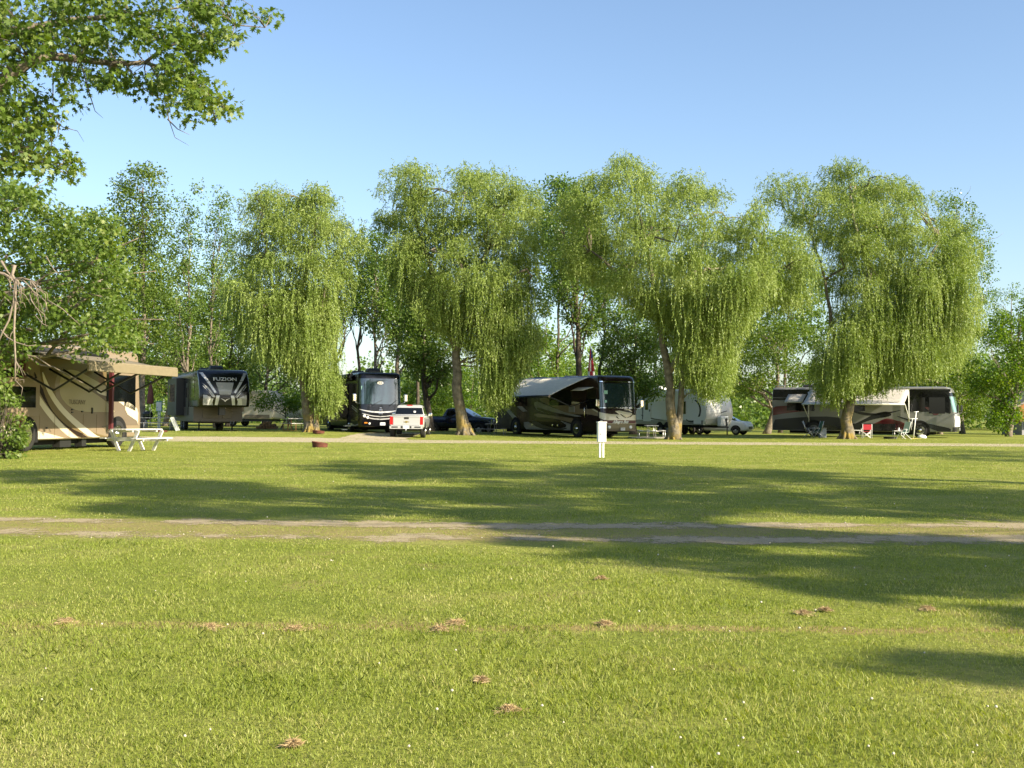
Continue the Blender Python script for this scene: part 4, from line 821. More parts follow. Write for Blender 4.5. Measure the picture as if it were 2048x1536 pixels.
w_ = MB(); w_.box((-1.98, -.45, 1.05), (.03, .9, .6), 0); w_.box((-1.98, .55, 1.05), (.03, .6, .6), 0); w_.box((-1.96, .3, 1.36), (.03, .3, .06), 1); w_.build('hatch', [P_('dark_bronze', (.09, .07, .04), .4), lens], B.root, bevel=.02)
for y in (-1.0, .95):
    w_ = MB(); w_.tube([(-2.6, y, .9), (-2.6, y, .03)], .045, 8); w_.box((-2.6, y, .02), (.25, .25, .04)); w_.build('landing_leg', steel_d, B.root)
w_ = MB(); w_.box((-.9, 0, 1.2), (.5, .35, .5)); w_.build('hitch_pin', steel_d, B.root)
for x in (-7.0, -7.95):
    wheel(B.root, x, -1.22, .38, .24, -1, rim_mat=grey_pl); wheel(B.root, x, 1.22, .38, .24, 1, rim_mat=grey_pl)
w_ = MB(); w_.box((-6.5, 0, .5), (7.5, 1.7, .12)); w_.build('chassis', steel_d, B.root)
roof_unit(B, -3.0, .2, HB, black_pl, 1.0, .8, .32); roof_unit(B, -6.4, -.3, HB, black_pl, 1.0, .8, .3)
w_ = MB(); w_.tube([(-9.8, -1.45, 3.3), (-2.2, -1.45, 3.3)], .11, 10); w_.build('awning', fab_grey, B.root)
text_mesh('lettering', 'FUZION', .3, paint_silver, B.root, (-.10, .02, 3.02), (R(62), 0, R(90)), extrude=.006, bold=.006, sx=1.25)
q = MB(); xb = .165
q.prism([(xb, -.28, 1.92), (xb, -.05, 1.84), (xb, 0, 1.78), (xb, .05, 1.84), (xb, .28, 1.92), (xb, .06, 1.78), (xb, 0, 1.7), (xb, -.06, 1.78)], (.01, 0, 0)); q.build('emblem', paint_silver, B.root)
# ================================================================== black motorhome (nose on)
C_ = Rig('motorhome', 'glossy black motorhome with chrome chevrons, parked behind the silver truck', 'motorhome', (-8.98, 67.6), (.35, -.937), 1.29, CG, z=.22)
HC = 3.62; LC = coach_levels(12.2, 1.29, HC, .16)
m = MB(); shell(m, LC, 0); MCc = [paint_black, paint_silver, arch_m, paint_char]
sg = lambda t: abs(t-.5)*2
for z0, th, a in ((1.36, .07, 1.2), (1.12, .045, .75), (.95, .06, .72)):
    fpatch(m, LC, 0, 0, -a, a, .012, 1, 30, 2, zf0=lambda t: z0-.16+.22*sg(t)**.8, zf1=lambda t: z0-.16+.22*sg(t)**.8+th*(1.25-.9*sg(t)))
C_.swoosh(m, [(-.5, 1.33), (-1.9, 1.62), (-1.9, 1.68), (-.5, 1.42)], 1, 2, px=False, smooth=0); C_.swoosh(m, [(-.5, 1.22), (-1.9, 1.5), (-1.9, 1.54), (-.5, 1.28)], 1, 2, px=False, smooth=0)
C_.swoosh(m, [(-.7, .42), (-2.4, .42), (-2.4, .62)], 1, 2, px=False, smooth=0)
arch(m, -2.7, .52, .62, -1.29, 2); arch(m, -8.9, .52, .62, -1.29, 2); m.box((-6, 0, .3), (9.5, 1.9, .2), 2)
m.build('body', MCc, C_.root)
w_ = MB(); fpatch(w_, LC, 1.72, 3.24, -1.2, 1.2, .012, 0, 28, 10); w_.build('windscreen', glass_w, C_.root)
w_ = MB(); w_.box((-1.35, -1.3, 2.35), (1.1, .03, 1.1)); w_.build('window', glass_d, C_.root)
w_ = MB(); w_.box((-5.2, -1.55, 1.95), (4.6, .5, 2.1)); w_.build('slide_out', paint_black, C_.root, bevel=.02)
w_ = MB(); w_.box((-5.2, -1.82, 1.0), (3.6, .03, .62)); w_.build('locker_panel', paint_olive, C_.root)
w_ = MB(); w_.box((-9.6, -1.3, 2.4), (1.4, .03, .7)); w_.build('window', glass_d, C_.root)
for s in (-1, 1):
    for yy, z, r in ((.98, 1.02, .085), (.78, .93, .085)):
        x = o_pt(lerpL(LC, z), math.asin(yy/1.29)*.62*1, False, 0)[0]+.0
        w_ = MB(); w_.lathe([(r, -.03), (r, .03), (r*.8, .045), (.01, .05)], (x, s*yy, z), 'x', 16); w_.build('headlight', lens, C_.root)
    w_ = MB(); w_.box((.02, s*.88, .62), (.06, .18, .07)); w_.build('indicator', amber, C_.root); w_ = MB(); w_.lathe([(.06, 0), (.06, .04)], (.02, s*.66, .58), 'x', 12); w_.build('fog_light', lens, C_.root)
    mirror(C_, -.2, s*1.42, 1.75, chrome if s > 0 else chrome)
plate(C_, .065, .12, .56, txt='TY 428')
x_ = o_pt(lerpL(LC, 2.95), 0, False, .03)[0]
w_ = MB(); vs = [(x_, .18*math.cos(a)*k_, 2.98+.085*math.sin(a)*k_) for k_ in (1, .72) for a in np.linspace(0, 2*math.pi, 24, endpoint=False)]; w_.add(vs, [(i, (i+1) % 24, 24+(i+1) % 24, 24+i) for i in range(24)]); w_.box((x_, 0, 2.98), (.01, .12, .04)); w_.build('emblem', chrome, C_.root)
x_ = o_pt(lerpL(LC, 1.35), 0, False, .03)[0]
for z_, sy_, sz_ in ((1.36, .2, .12), (1.5, .15, .06), (1.14, .24, .07)): w_ = MB(); w_.box((x_, 0, z_), (.03, sy_, sz_)); w_.build('badge', chrome, C_.root, bevel=.02)
y_ = -.95; x_ = o_pt(lerpL(LC, 2.75), -.62, False, .02)[0]; w_ = MB(); w_.box((x_-.03, -1.0, 2.68), (.02, .28, .24)); w_.box((x_-.018, -1.0, 2.72), (.004, .2, .05), 1); w_.build('sticker', [sticker, fab_green], C_.root)
wipers(C_, LC, 1.75, 1.29)
wheel(C_.root, -2.7, -1.3, .52, .28, -1); wheel(C_.root, -8.9, -1.3, .52, .3, -1); wheel(C_.root, -2.7, 1.3, .52, .28, 1); wheel(C_.root, -8.9, 1.3, .52, .3, 1)
roof_unit(C_, -2.0, .1, HC, black_pl, 1.0, .8, .3); roof_unit(C_, -6.0, -.3, HC, black_pl, 1.0, .8, .28)
w_ = MB(); w_.tube([(-2.2, .6, HC), (-2.2, .6, HC+.25)], .05, 8); w_.build('vent_pipe', black_pl, C_.root); w_ = MB(); w_.tube([(-.9, .9, HC-.1), (-.9, .9, HC+.22)], .03, 6); w_.build('vent_pipe', black_pl, C_.root)
w_ = MB()
for k, (dy, dz) in enumerate(((0, 0), (.08, -.12), (.02, -.26))): w_.tube([(-10.5, -1.42-dy, HC-.15+dz), (-1.5, -1.42-dy, HC-.15+dz)], .1-.02*k, 10)
w_.build('awning', paint_black, C_.root)
w_ = MB(); w_.box((-1.7, -1.62, .42), (.5, .35, .05)); w_.box((-1.7, -1.8, .2), (.5, .3, .05)); w_.build('entry_step', alu, C_.root)
# ================================================================== brown motorhome with the big grey awning
D_ = Rig('motorhome', 'dark brown motorhome with cream swooshes and a slanting grey awning', 'motorhome', (5.36, 68.5), (.5, -.866), 1.3, CG, z=0)
HD = 3.78; LD = coach_levels(13.2, 1.3, HD, .2)
m = MB(); shell(m, LD, 0); MDd = [paint_brown, paint_cream, paint_tan, paint_grey, arch_m, paint_char, paint_taupe, maroon]
sw = lambda pts, mi, ly=1, **k: D_.swoosh(m, pts, mi, ly, clipz=(.42, HD-.3), clipx=(-13.1, -.42), **k)
C4 = lambda pts: [(980+a/3.528, 720+b_/3.528) for a, b_ in pts]
sw(C4([(10, 280), (100, 270), (120, 330), (160, 420), (150, 540), (10, 540)]), 5, 1)
sw(C4([(400, 262), (495, 300), (500, 315), (560, 318), (600, 300), (680, 318), (790, 372), (790, 402), (700, 382), (600, 382), (540, 375), (470, 345), (330, 275)]), 2, 2, smooth=1)
sw(C4([(560, 300), (600, 290), (690, 320), (790, 378), (790, 385), (690, 332), (600, 305), (562, 312)]), 1, 3, smooth=1)
sw(C4([(315, 285), (400, 320), (540, 372), (600, 385), (660, 402), (500, 395), (380, 370), (315, 345)]), 3, 2, smooth=1)
sw(C4([(315, 372), (420, 392), (560, 405), (630, 430), (660, 460), (560, 440), (480, 418), (420, 408), (315, 402)]), 2, 2, smooth=1)
sw(C4([(240, 425), (350, 470), (460, 490), (560, 470), (480, 420), (560, 450), (640, 480), (650, 520), (460, 524), (300, 522), (240, 480)]), 3, 3, smooth=1)
sw(C4([(96, 338), (126, 338), (192, 408), (172, 422)]), 3, 3, smooth=0); sw(C4([(150, 288), (182, 284), (262, 360), (232, 366)]), 3, 3, smooth=0)
sw(C4([(330, 330), (430, 362), (560, 392), (680, 412), (560, 402), (420, 380), (330, 350)]), 0, 4, smooth=1)
sw(C4([(290, 415), (400, 470), (500, 484), (560, 476), (500, 500), (400, 496), (300, 460)]), 5, 4, smooth=1)
arch(m, -2.75, .55, .66, -1.3, 4, .02); arch(m, -10.2, .55, .66, -1.3, 4, .02); m.box((-6.8, 0, .3), (10.5, 1.9, .2), 4)
# nose: cream band, maroon grille band, taupe bumper
fpatch(m, LD, 0, 0, -1.52, 1.45, .010, 1, 36, 4, zf0=lambda t: 1.02+.30*max(0, .35-t)**1*1.6+.02, zf1=lambda t: 1.40+.28*max(0, .6-t))
fpatch(m, LD, .86, 1.08, -1.35, 1.4, .012, 7, 30, 2); fpatch(m, LD, .42, .88, -1.5, 1.5, .016, 6, 36, 4); fpatch(m, LD, .865, .885, -1.4, 1.4, .03, 1, 30, 1)
for pts in ([(-.15, 1.62), (.2, 1.66), (.75, 1.5), (1.0, 1.32), (.55, 1.22), (.2, 1.28), (.0, 1.45)],):
    pass
def nose_poly(mb, L, pts, off, mi):
    vs = []
    for y, z in pts:
        a = math.asin(max(-1, min(1, abs(y)/1.3)))  # invert |s|^p
        a = math.asin(min(1, (abs(y)/1.3)**(1/.42)))*(1 if y > 0 else -1); x, yy = o_pt(lerpL(L, z), a, False, off); vs.append((x, yy, z))
    c = (max(v[0] for v in vs), sum(v[1] for v in vs)/len(vs), sum(v[2] for v in vs)/len(vs)); n = len(vs)
    mb.add(vs+[c], [(i, (i+1) % n, n) for i in range(n)], mi)
nose_poly(m, LD, [(-.35, 1.62), (-.05, 1.66), (.45, 1.58), (.9, 1.5), (.95, 1.3), (.4, 1.2), (.05, 1.36)], .018, 1)
nose_poly(m, LD, [(.02, 1.5), (.2, 1.38), (.45, 1.24), (.42, 1.2), (.15, 1.33), (-.02, 1.47)], .024, 0); nose_poly(m, LD, [(.5, 1.2), (.8, 1.28), (.98, 1.42), (.94, 1.44), (.75, 1.32), (.5, 1.24)], .024, 0)
nose_poly(m, LD, [(-.3, 1.3), (-.22, 1.2), (-.05, 1.14), (-.18, 1.24), (-.22, 1.32)], .022, 0); nose_poly(m, LD, [(.3, 1.7), (.5, 1.76), (.75, 1.74), (.93, 1.6), (.88, 1.58), (.7, 1.68), (.5, 1.7)], .018, 1)
m.build('body', MDd, D_.root)
w_ = MB(); fpatch(w_, LD, 1.84, 3.3, -1.4, 1.4, .012, 0, 30, 10); w_.build('windscreen', glass_w, D_.root)
w_ = MB(); fpatch(w_, LD, 3.36, 3.42, -1.2, 1.2, .04, 0, 30, 1); w_.build('visor_trim', chrome, D_.root)
w_ = MB(); fpatch(w_, LD, 1.80, 1.83, -1.4, 1.4, .02, 0, 30, 1); w_.build('trim', chrome, D_.root)
w_ = MB(); w_.box((-1.1, -1.31, 2.35), (1.0, .03, 1.2)); w_.build('window', glass_d, D_.root)
w_ = MB(); w_.box((-4.6, -1.31, 2.45), (2.6, .03, .95)); w_.build('window', glass_d, D_.root)
w_ = MB(); w_.box((-3.25, -1.335, 1.72), (.62, .05, .36)); w_.build('locker_panel', [paint_grey], D_.root, bevel=.01)
w_ = MB(); w_.box((-9.6, -1.335, 2.3), (1.6, .03, .7)); w_.build('window', glass_d, D_.root)
w_ = MB(); w_.prism([(x, -1.31, z) for x, z in rect(-2.35, -1.65, 1.75, 3.0)], (0, -.02, 0)); w_.build('door', paint_brown, D_.root)
w_ = MB(); w_.tube([(-1.7, -1.36, 1.2), (-1.7, -1.42, 1.35), (-1.7, -1.42, 1.75), (-1.7, -1.36, 1.9)], .02, 6); w_.build('door_handle', chrome, D_.root)
w_ = MB(); w_.add([(-2.6, -1.3, 3.05), (-.9, -1.3, 3.05), (-1.1, -1.95, 2.85), (-2.4, -1.95, 2.85)], [(0, 1, 2, 3)]); o_ = w_.build('door_awning', fab_cream, D_.root); o_.modifiers.new('t', 'SOLIDIFY').thickness = .02
for s in (-1, 1):
    w_ = MB(); w_.lathe([(.1, -.02), (.1, .05), (.07, .06), (.01, .07)], (.02, s*.78, .66), 'x', 16); w_.build('fog_light', lens, D_.root)
    w_ = MB(); fpatch(w_, LD, .9, 1.06, s*1.0, s*1.38, .02, 0, 8, 3); w_.build('headlight', lens, D_.root)
    mirror(D_, -.15, s*1.48, 1.75, chrome)
plate(D_, .085, .18, .55, txt='AB 2017')
text_mesh('lettering', 'Allegro Bus', .24, paint_white, D_.root, (.075, .0, .975), ROT_FRONT, shear=.45, extrude=.004, bold=.008)
for y, z, sz in ((-.95, 2.75, .26), (-.98, 2.2, .18)):
    w_ = MB(); a = -math.asin((abs(y)/1.3)**(1/.42)); x, yy = o_pt(lerpL(LD, z), a, False, .03); w_.box((x, yy, z), (.02, sz, sz*.85)); w_.build('sticker', sticker, D_.root)
wipers(D_, LD, 1.86, 1.3)
wheel(D_.root, -2.75, -1.33, .54, .28, -1); wheel(D_.root, -10.2, -1.33, .54, .3, -1); wheel(D_.root, -2.75, 1.31, .54, .28, 1); wheel(D_.root, -10.2, 1.31, .54, .3, 1)
for x in (-5.5, -8.0, -4.9): w_ = MB(); w_.lathe([(.07, 0), (.07, .03)], (x, -1.34, .72), 'y', 10); w_.build('locker_latch', chrome, D_.root)
roof_unit(D_, -5.2, 0, HD, black_pl, 1.0, .8, .12); roof_unit(D_, -9.0, 0, HD, black_pl, 1.0, .8, .12)
w_ = MB(); w_.tube([(-1.3, .3, HD-.05), (-1.3, .3, HD+.3)], .02, 6); w_.build('antenna', chrome, D_.root)
aw = MB(); nf = []; x0, x1 = -9.6, -1.25
for j in range(9):
    t = j/8; sag = .22*math.sin(math.pi*t)
    for i in range(17): u = i/16; x = (x0+(x1-x0)*u); nf.append((x-.25*t, -1.36-2.7*t, HD-.1-1.18*t+sag*.2-.10*math.sin(math.pi*u)*t))
aw.add(nf, [(j*17+i, j*17+i+1, (j+1)*17+i+1, (j+1)*17+i) for j in range(8) for i in range(16)], 0, True); ao = aw.build('awning', fab_cream, D_.root); ao.modifiers.new('t', 'SOLIDIFY').thickness = .012
q = MB(); q.tube([(x0-.35, -4.08, HD-1.30), (x1-.2, -4.08, HD-1.30)], .075, 10); q.build('awning_roller', paint_blue, ao)
for xe in (x0-.2, x1-.25):
    q = MB(); q.tube([(xe, -4.05, HD-1.32), (xe+.1, -2.6, HD-1.9), (xe+.2, -1.35, HD-1.5)], .035, 6); q.build('awning_arm', steel_d, ao)
# ================================================================== red and white motorhome, side on
E = Rig('motorhome', 'white, dark red and black motorhome standing side on with awnings out, behind the last willow', 'motorhome', (29.5, 76.2), (.9, -.43), 1.3, CG, z=0)
HE = 3.42; LgE = 12.3; fab_mid = P_('grey_cream_awning_fabric', (.5, .47, .42), .85, noise=.15); LE = coach_levels(LgE, 1.3, HE, .35)
m = MB(); shell(m, LE, 0); MEe = [P_('shaded_silver_paint', (.2, .2, .195), .3, coat=.6), paint_red, paint_black, paint_grey, arch_m, paint_char, paint_white]  # body paint darkened for the tree shade on its side; nose panel stays white
sw = lambda pts, mi, ly=1, **k: E.swoosh(m, pts, mi, ly, clipz=(.44, HE-.16), clipx=(-LgE+.1, -.4), **k)
sw([(1540, 779), (1660, 779), (1660, 795), (1540, 795)], 2, 1, smooth=0)
sw([(1540, 796), (1640, 796), (1650, 800), (1540, 800)], 2, 3, smooth=0)
sw([(1540, 812), (1600, 811), (1640, 820), (1600, 823), (1560, 828), (1540, 832)], 1, 1)
sw([(1540, 840), (1580, 836), (1640, 832), (1690, 836), (1700, 880), (1540, 880)], 5, 1, smooth=1)
sw([(1690, 872), (1720, 862), (1745, 852), (1765, 838), (1780, 836), (1810, 848), (1835, 862), (1838, 880), (1690, 880)], 1, 2)
sw([(1742, 880), (1742, 850), (1768, 838), (1800, 842), (1838, 862), (1838, 880)], 1, 2, smooth=0)
sw([(1700, 852), (1730, 838), (1752, 826), (1775, 822), (1784, 828), (1780, 833), (1745, 838), (1715, 850)], 2, 3)
sw([(1700, 820), (1745, 828), (1780, 824), (1812, 818), (1760, 832), (1720, 830)], 2, 3)
sw([(1540, 778), (1905, 778), (1905, 784), (1540, 784)], 2, 2, smooth=0)
sw([(1790, 830), (1830, 842), (1880, 852), (1925, 862), (1925, 872), (1890, 870), (1850, 852), (1800, 836)], 2, 3)
sw([(1835, 782), (1900, 782), (1905, 830), (1890, 824), (1865, 822), (1845, 812), (1836, 800)], 2, 2)
E.swoosh(m, [(-3.3, 1.75), (-.5, 1.7), (-.5, 3.12), (-3.3, 3.12)], 2, 2, px=False, smooth=0)
sw([(1845, 812), (1870, 818), (1880, 828), (1868, 832), (1862, 824)], 1, 3)
sw([(1612, 880), (1612, 850), (1660, 850), (1660, 852), (1690, 852), (1690, 880)], 2, 2, smooth=0)
arch(m, -2.35, .52, .64, -1.3, 4, .02); arch(m, -9.35, .52, .62, -1.3, 4, .02); m.box((-6.3, 0, .3), (9.6, 1.9, .2), 4)
fpatch(m, LE, .42, .72, -1.5, 1.5, .012, 5, 30, 3); fpatch(m, LE, .74, 1.44, -1.3, 1.3, .010, 6, 30, 4); fpatch(m, LE, 1.45, 1.68, -1.3, 1.3, .012, 3, 30, 2)
m.build('body', MEe, E.root)
w_ = MB(); fpatch(w_, LE, 1.72, 2.75, -1.42, 1.42, .012, 0, 30, 8); w_.build('windscreen', glass_g, E.root)
w_ = MB(); fpatch(w_, LE, 2.77, 3.02, -1.42, 1.42, .014, 0, 30, 3); w_.build('upper_windscreen', glass_d, E.root)
for a, b_, zz, z1 in ((-1.75, -.75, 1.62, 2.7), (-3.05, -2.0, 1.8, 2.7), (-7.3, -5.9, 1.75, 2.4), (-10.4, -9.3, 1.75, 2.4)):
    w_ = MB(); w_.prism([(x, -1.325, z) for x, z in rect(a, b_, zz, z1)], (0, -.015, 0)); w_.build('window', glass_d, E.root)
w_ = MB(); w_.box((-5.6, -1.38, .66), (3.4, .12, .5)); w_.build('locker_panel', paint_black, E.root)
for s in (-1, 1):
    w_ = MB(); fpatch(w_, LE, .8, 1.0, s*.95, s*1.36, .02, 0, 8, 3); w_.build('headlight', lens, E.root); mirror(E, -.1, s*1.45, 1.62, black_pl)
plate(E, .07, 0, .58, txt='RV 3380')
wheel(E.root, -2.35, -1.33, .5, .28, -1); wheel(E.root, -9.35, -1.33, .5, .3, -1, rim_mat=grey_pl); wheel(E.root, -2.35, 1.3, .5, .28, 1); wheel(E.root, -9.35, 1.3, .5, .3, 1)
w_ = MB(); w_.lathe([(.36, 0), (.34, .1), (.22, .24), (.02, .3)], (-8.3, .1, HE-.03), 'z', 16); w_.build('satellite_dome', white_pl, E.root)
w_ = MB(); w_.lathe([(.36, 0), (.34, .1), (.22, .22), (.02, .28)], (-5.9, .1, HE-.03), 'z', 16); w_.build('satellite_dome', white_pl, E.root)
roof_unit(E, -4.1, .1, HE, black_pl, .8, .7, .26); roof_unit(E, -9.9, .1, HE, black_pl, .9, .7, .2)
w_ = MB(); w_.tube([(-2.6, -.6, HE-.03), (-2.6, -.6, HE+1.0)], .02, 6); w_.tube([(-3.05, -.6, HE+.98), (-2.55, -.6, HE+1.02)], .03, 6); w_.build('antenna', alu, E.root)
w_ = MB(); w_.tube([(-12.1, -.9, HE-.2), (-12.1, -.9, HE+.14), (-11.5, -.9, HE+.14), (-11.5, -.9, HE-.02)], .018, 6); w_.tube([(-12.1, .5, HE-.2), (-12.1, .5, HE+.14), (-11.5, .5, HE+.14), (-11.5, .5, HE-.02)], .018, 6); w_.build('roof_ladder', alu, E.root)
aw = MB(); nf = []; x0, x1 = -9.6, -3.0
for j in range(9):
    t = j/8
    for i in range(17): u = i/16; nf.append((x0+(x1-x0)*u-.12*t, -1.36-2.0*t, HE-.2-.98*t-.07*math.sin(math.pi*t)-.06*math.sin(math.pi*u)*t))
aw.add(nf, [(j*17+i, j*17+i+1, (j+1)*17+i+1, (j+1)*17+i) for j in range(8) for i in range(16)], 0, True); ao = aw.build('awning', fab_mid, E.root); ao.modifiers.new('t', 'SOLIDIFY').thickness = .012
q = MB(); q.tube([(x0-.15, -3.38, HE-1.2), (x1-.08, -3.38, HE-1.2)], .06, 10); q.build('awning_roller', white_pl, ao)
for xe in (x0-.1, x1-.05):
    q = MB(); q.tube([(xe, -3.38, HE-1.2), (xe+.05, -1.42, 1.15)], .03, 6); q.tube([(xe, -1.4, 3.1), (xe+.02, -1.4, 1.0)], .035, 6); q.build('awning_arm', white_pl, ao)
aw = MB(); nf = []
for j in range(4):
    t = j/3
    for i in range(5): nf.append((-11.1+1.25*i/4-.12*t, -1.34-.75*t, 2.92-.52*t))
for i in range(5): nf.append((-11.22+1.25*i/4, -2.1, 2.31))
aw.add(nf, [(j*5+i, j*5+i+1, (j+1)*5+i+1, (j+1)*5+i) for j in range(4) for i in range(4)], 0, True); ao = aw.build('window_awning', fab_mid, E.root); ao.modifiers.new('t', 'SOLIDIFY').thickness = .012
w_ = MB(); w_.box((-10.6, -1.34, 2.1), (1.2, .04, .62)); w_.build('window', glass_d, E.root)
# ================================================================== white travel trailer
T = Rig('travel_trailer', 'white travel trailer with a curved silver nose behind the forked willow trunk', 'trailer', (13.6, 80.5), (.5, -.866), 1.22, 'trailers parked among the trees', z=0)
HT = 3.28; LT = [(.72, -9.4, -.32, 1.2, .12, .1), (.8, -9.4, -.25, 1.22, .14, .1), (1.2, -9.4, .0, 1.22, .16, .1), (1.6, -9.4, .06, 1.22, .16, .1), (2.1, -9.4, -.02, 1.22, .16, .1), (2.6, -9.4, -.22, 1.22, .16, .1), (2.95, -9.4, -.5, 1.22, .16, .1), (3.15, -9.4, -.8, 1.2, .16, .12), (HT-.02, -9.35, -1.1, 1.16, .16, .14), (HT, -9.3, -1.2, 1.1, .16, .14)]
m = MB(); shell(m, LT, 0); MTt = [paint_white, P_('pale_silver_nose', (.7, .68, .65), .4, coat=.3), paint_char, arch_m, paint_grey]
fpatch(m, LT, .8, 3.14, -1.5, 1.5, .008, 1, 30, 16)
T.swoosh(m, [(-9.3, .74), (-.4, .74), (-.3, 1.05), (-9.3, 1.05)], 4, 1, px=False, smooth=0)
pts = [(-1.6+1.05*math.cos(a), 1.75+.85*math.sin(a)) for a in np.linspace(-2.2, 1.15, 16)]+[(-1.66+.93*math.cos(a), 1.76+.76*math.sin(a)) for a in np.linspace(1.15, -2.2, 16)]
T.swoosh(m, pts, 2, 2, px=False, smooth=0)
T.swoosh(m, [(-8.0, 1.5), (-6.6, 1.1), (-4.2, 1.0), (-6.5, 1.2)], 2, 2, px=False, smooth=1)
arch(m, -4.4, .5, .42, -1.22, 3, .012, .5); arch(m, -5.3, .5, .42, -1.22, 3, .012, .5); m.box((-4.8, 0, .62), (8.6, 2.0, .18), 3)
nose_y = lambda y, z: (o_pt(lerpL(LT, z), math.asin(min(1, (abs(y)/1.22)**(1/.42)))*(1 if y > 0 else -1), False, .02)[0], y, z)
m.build('body', MTt, T.root)
w_ = MB(); w_.add([nose_y(-.18, 2.42), nose_y(.1, 2.42), nose_y(.14, 2.52), nose_y(-.1, 2.58)], [(0, 1, 2, 3)]); w_.add([nose_y(-.0, 1.55), nose_y(.6, 1.7), nose_y(.62, 1.76), nose_y(.1, 1.64)], [(0, 1, 2, 3)]); w_.build('emblem', paint_char, T.root)
for x0_, x1_, z0_, z1_ in ((-8.9, -8.2, 1.75, 2.55), (-2.6, -2.25, 1.5, 2.4)):
    w_ = MB(); w_.prism([(x, -1.23, z) for x, z in rect(x0_, x1_, z0_, z1_)], (0, -.02, 0)); w_.build('window', glass_d, T.root, bevel=.03)
w_ = MB(); w_.prism([(x, -1.23, z) for x, z in rect(-7.3, -6.4, .95, 2.85)], (0, -.03, 0)); dr = w_.build('door', paint_white, T.root)
w_ = MB(); w_.prism([(x, -1.265, z) for x, z in rect(-7.05, -6.7, 1.8, 2.5)], (0, -.01, 0)); w_.build('window', glass_d, dr)
w_ = MB(); w_.box((-6.48, -1.28, 1.75), (.06, .05, .16)); w_.box((-7.34, -1.3, 1.6), (.03, .05, 1.0)); w_.build('door_handle', black_pl, dr)
w_ = MB(); w_.prism([(x, -1.23, z) for x, z in rect(-1.35, -.55, .8, 1.3)], (0, -.015, 0)); w_.build('hatch', paint_white, T.root)
w_ = MB(); w_.tube([(-.3, -.35, .62), (.95, 0, .58)], .04, 6); w_.tube([(-.3, .35, .62), (.95, 0, .58)], .04, 6); w_.tube([(.8, 0, .6), (.8, 0, .05)], .045, 8); w_.tube([(.8, 0, .6), (.8, 0, .95)], .03, 8); w_.build('drawbar', steel_d, T.root)
w_ = MB(); w_.box((.35, 0, 1.0), (.42, .75, .72)); w_.build('gas_bottle_cover', white_pl, T.root, bevel=.08)
w_ = MB(); w_.lathe([(.11, 0), (.11, .02)], (.57, .12, 1.12), 'x', 14); w_.box((.575, .12, .85), (.02, .1, .4)); w_.build('gauge', black_pl, T.root)
for x in (-4.4, -5.3): wheel(T.root, x, -1.2, .34, .22, -1, rim_mat=grey_pl); wheel(T.root, x, 1.2, .34, .22, 1, rim_mat=grey_pl)
for x in (-1.0, -8.6):
    w_ = MB(); w_.tube([(x, -1.0, .7), (x+.15, -1.0, .03)], .03, 6); w_.box((x+.15, -1.0, .02), (.2, .2, .04)); w_.build('stabiliser_leg', steel_d, T.root)
roof_unit(T, -2.2, 0, HT, white_pl, .95, .75, .28); roof_unit(T, -6.8, 0, HT, white_pl, 1.1, .8, .34)
w_ = MB(); w_.box((-7.6, -1.3, 2.98), (3.5, .12, .25)); w_.build('awning', paint_grey, T.root, bevel=.03)
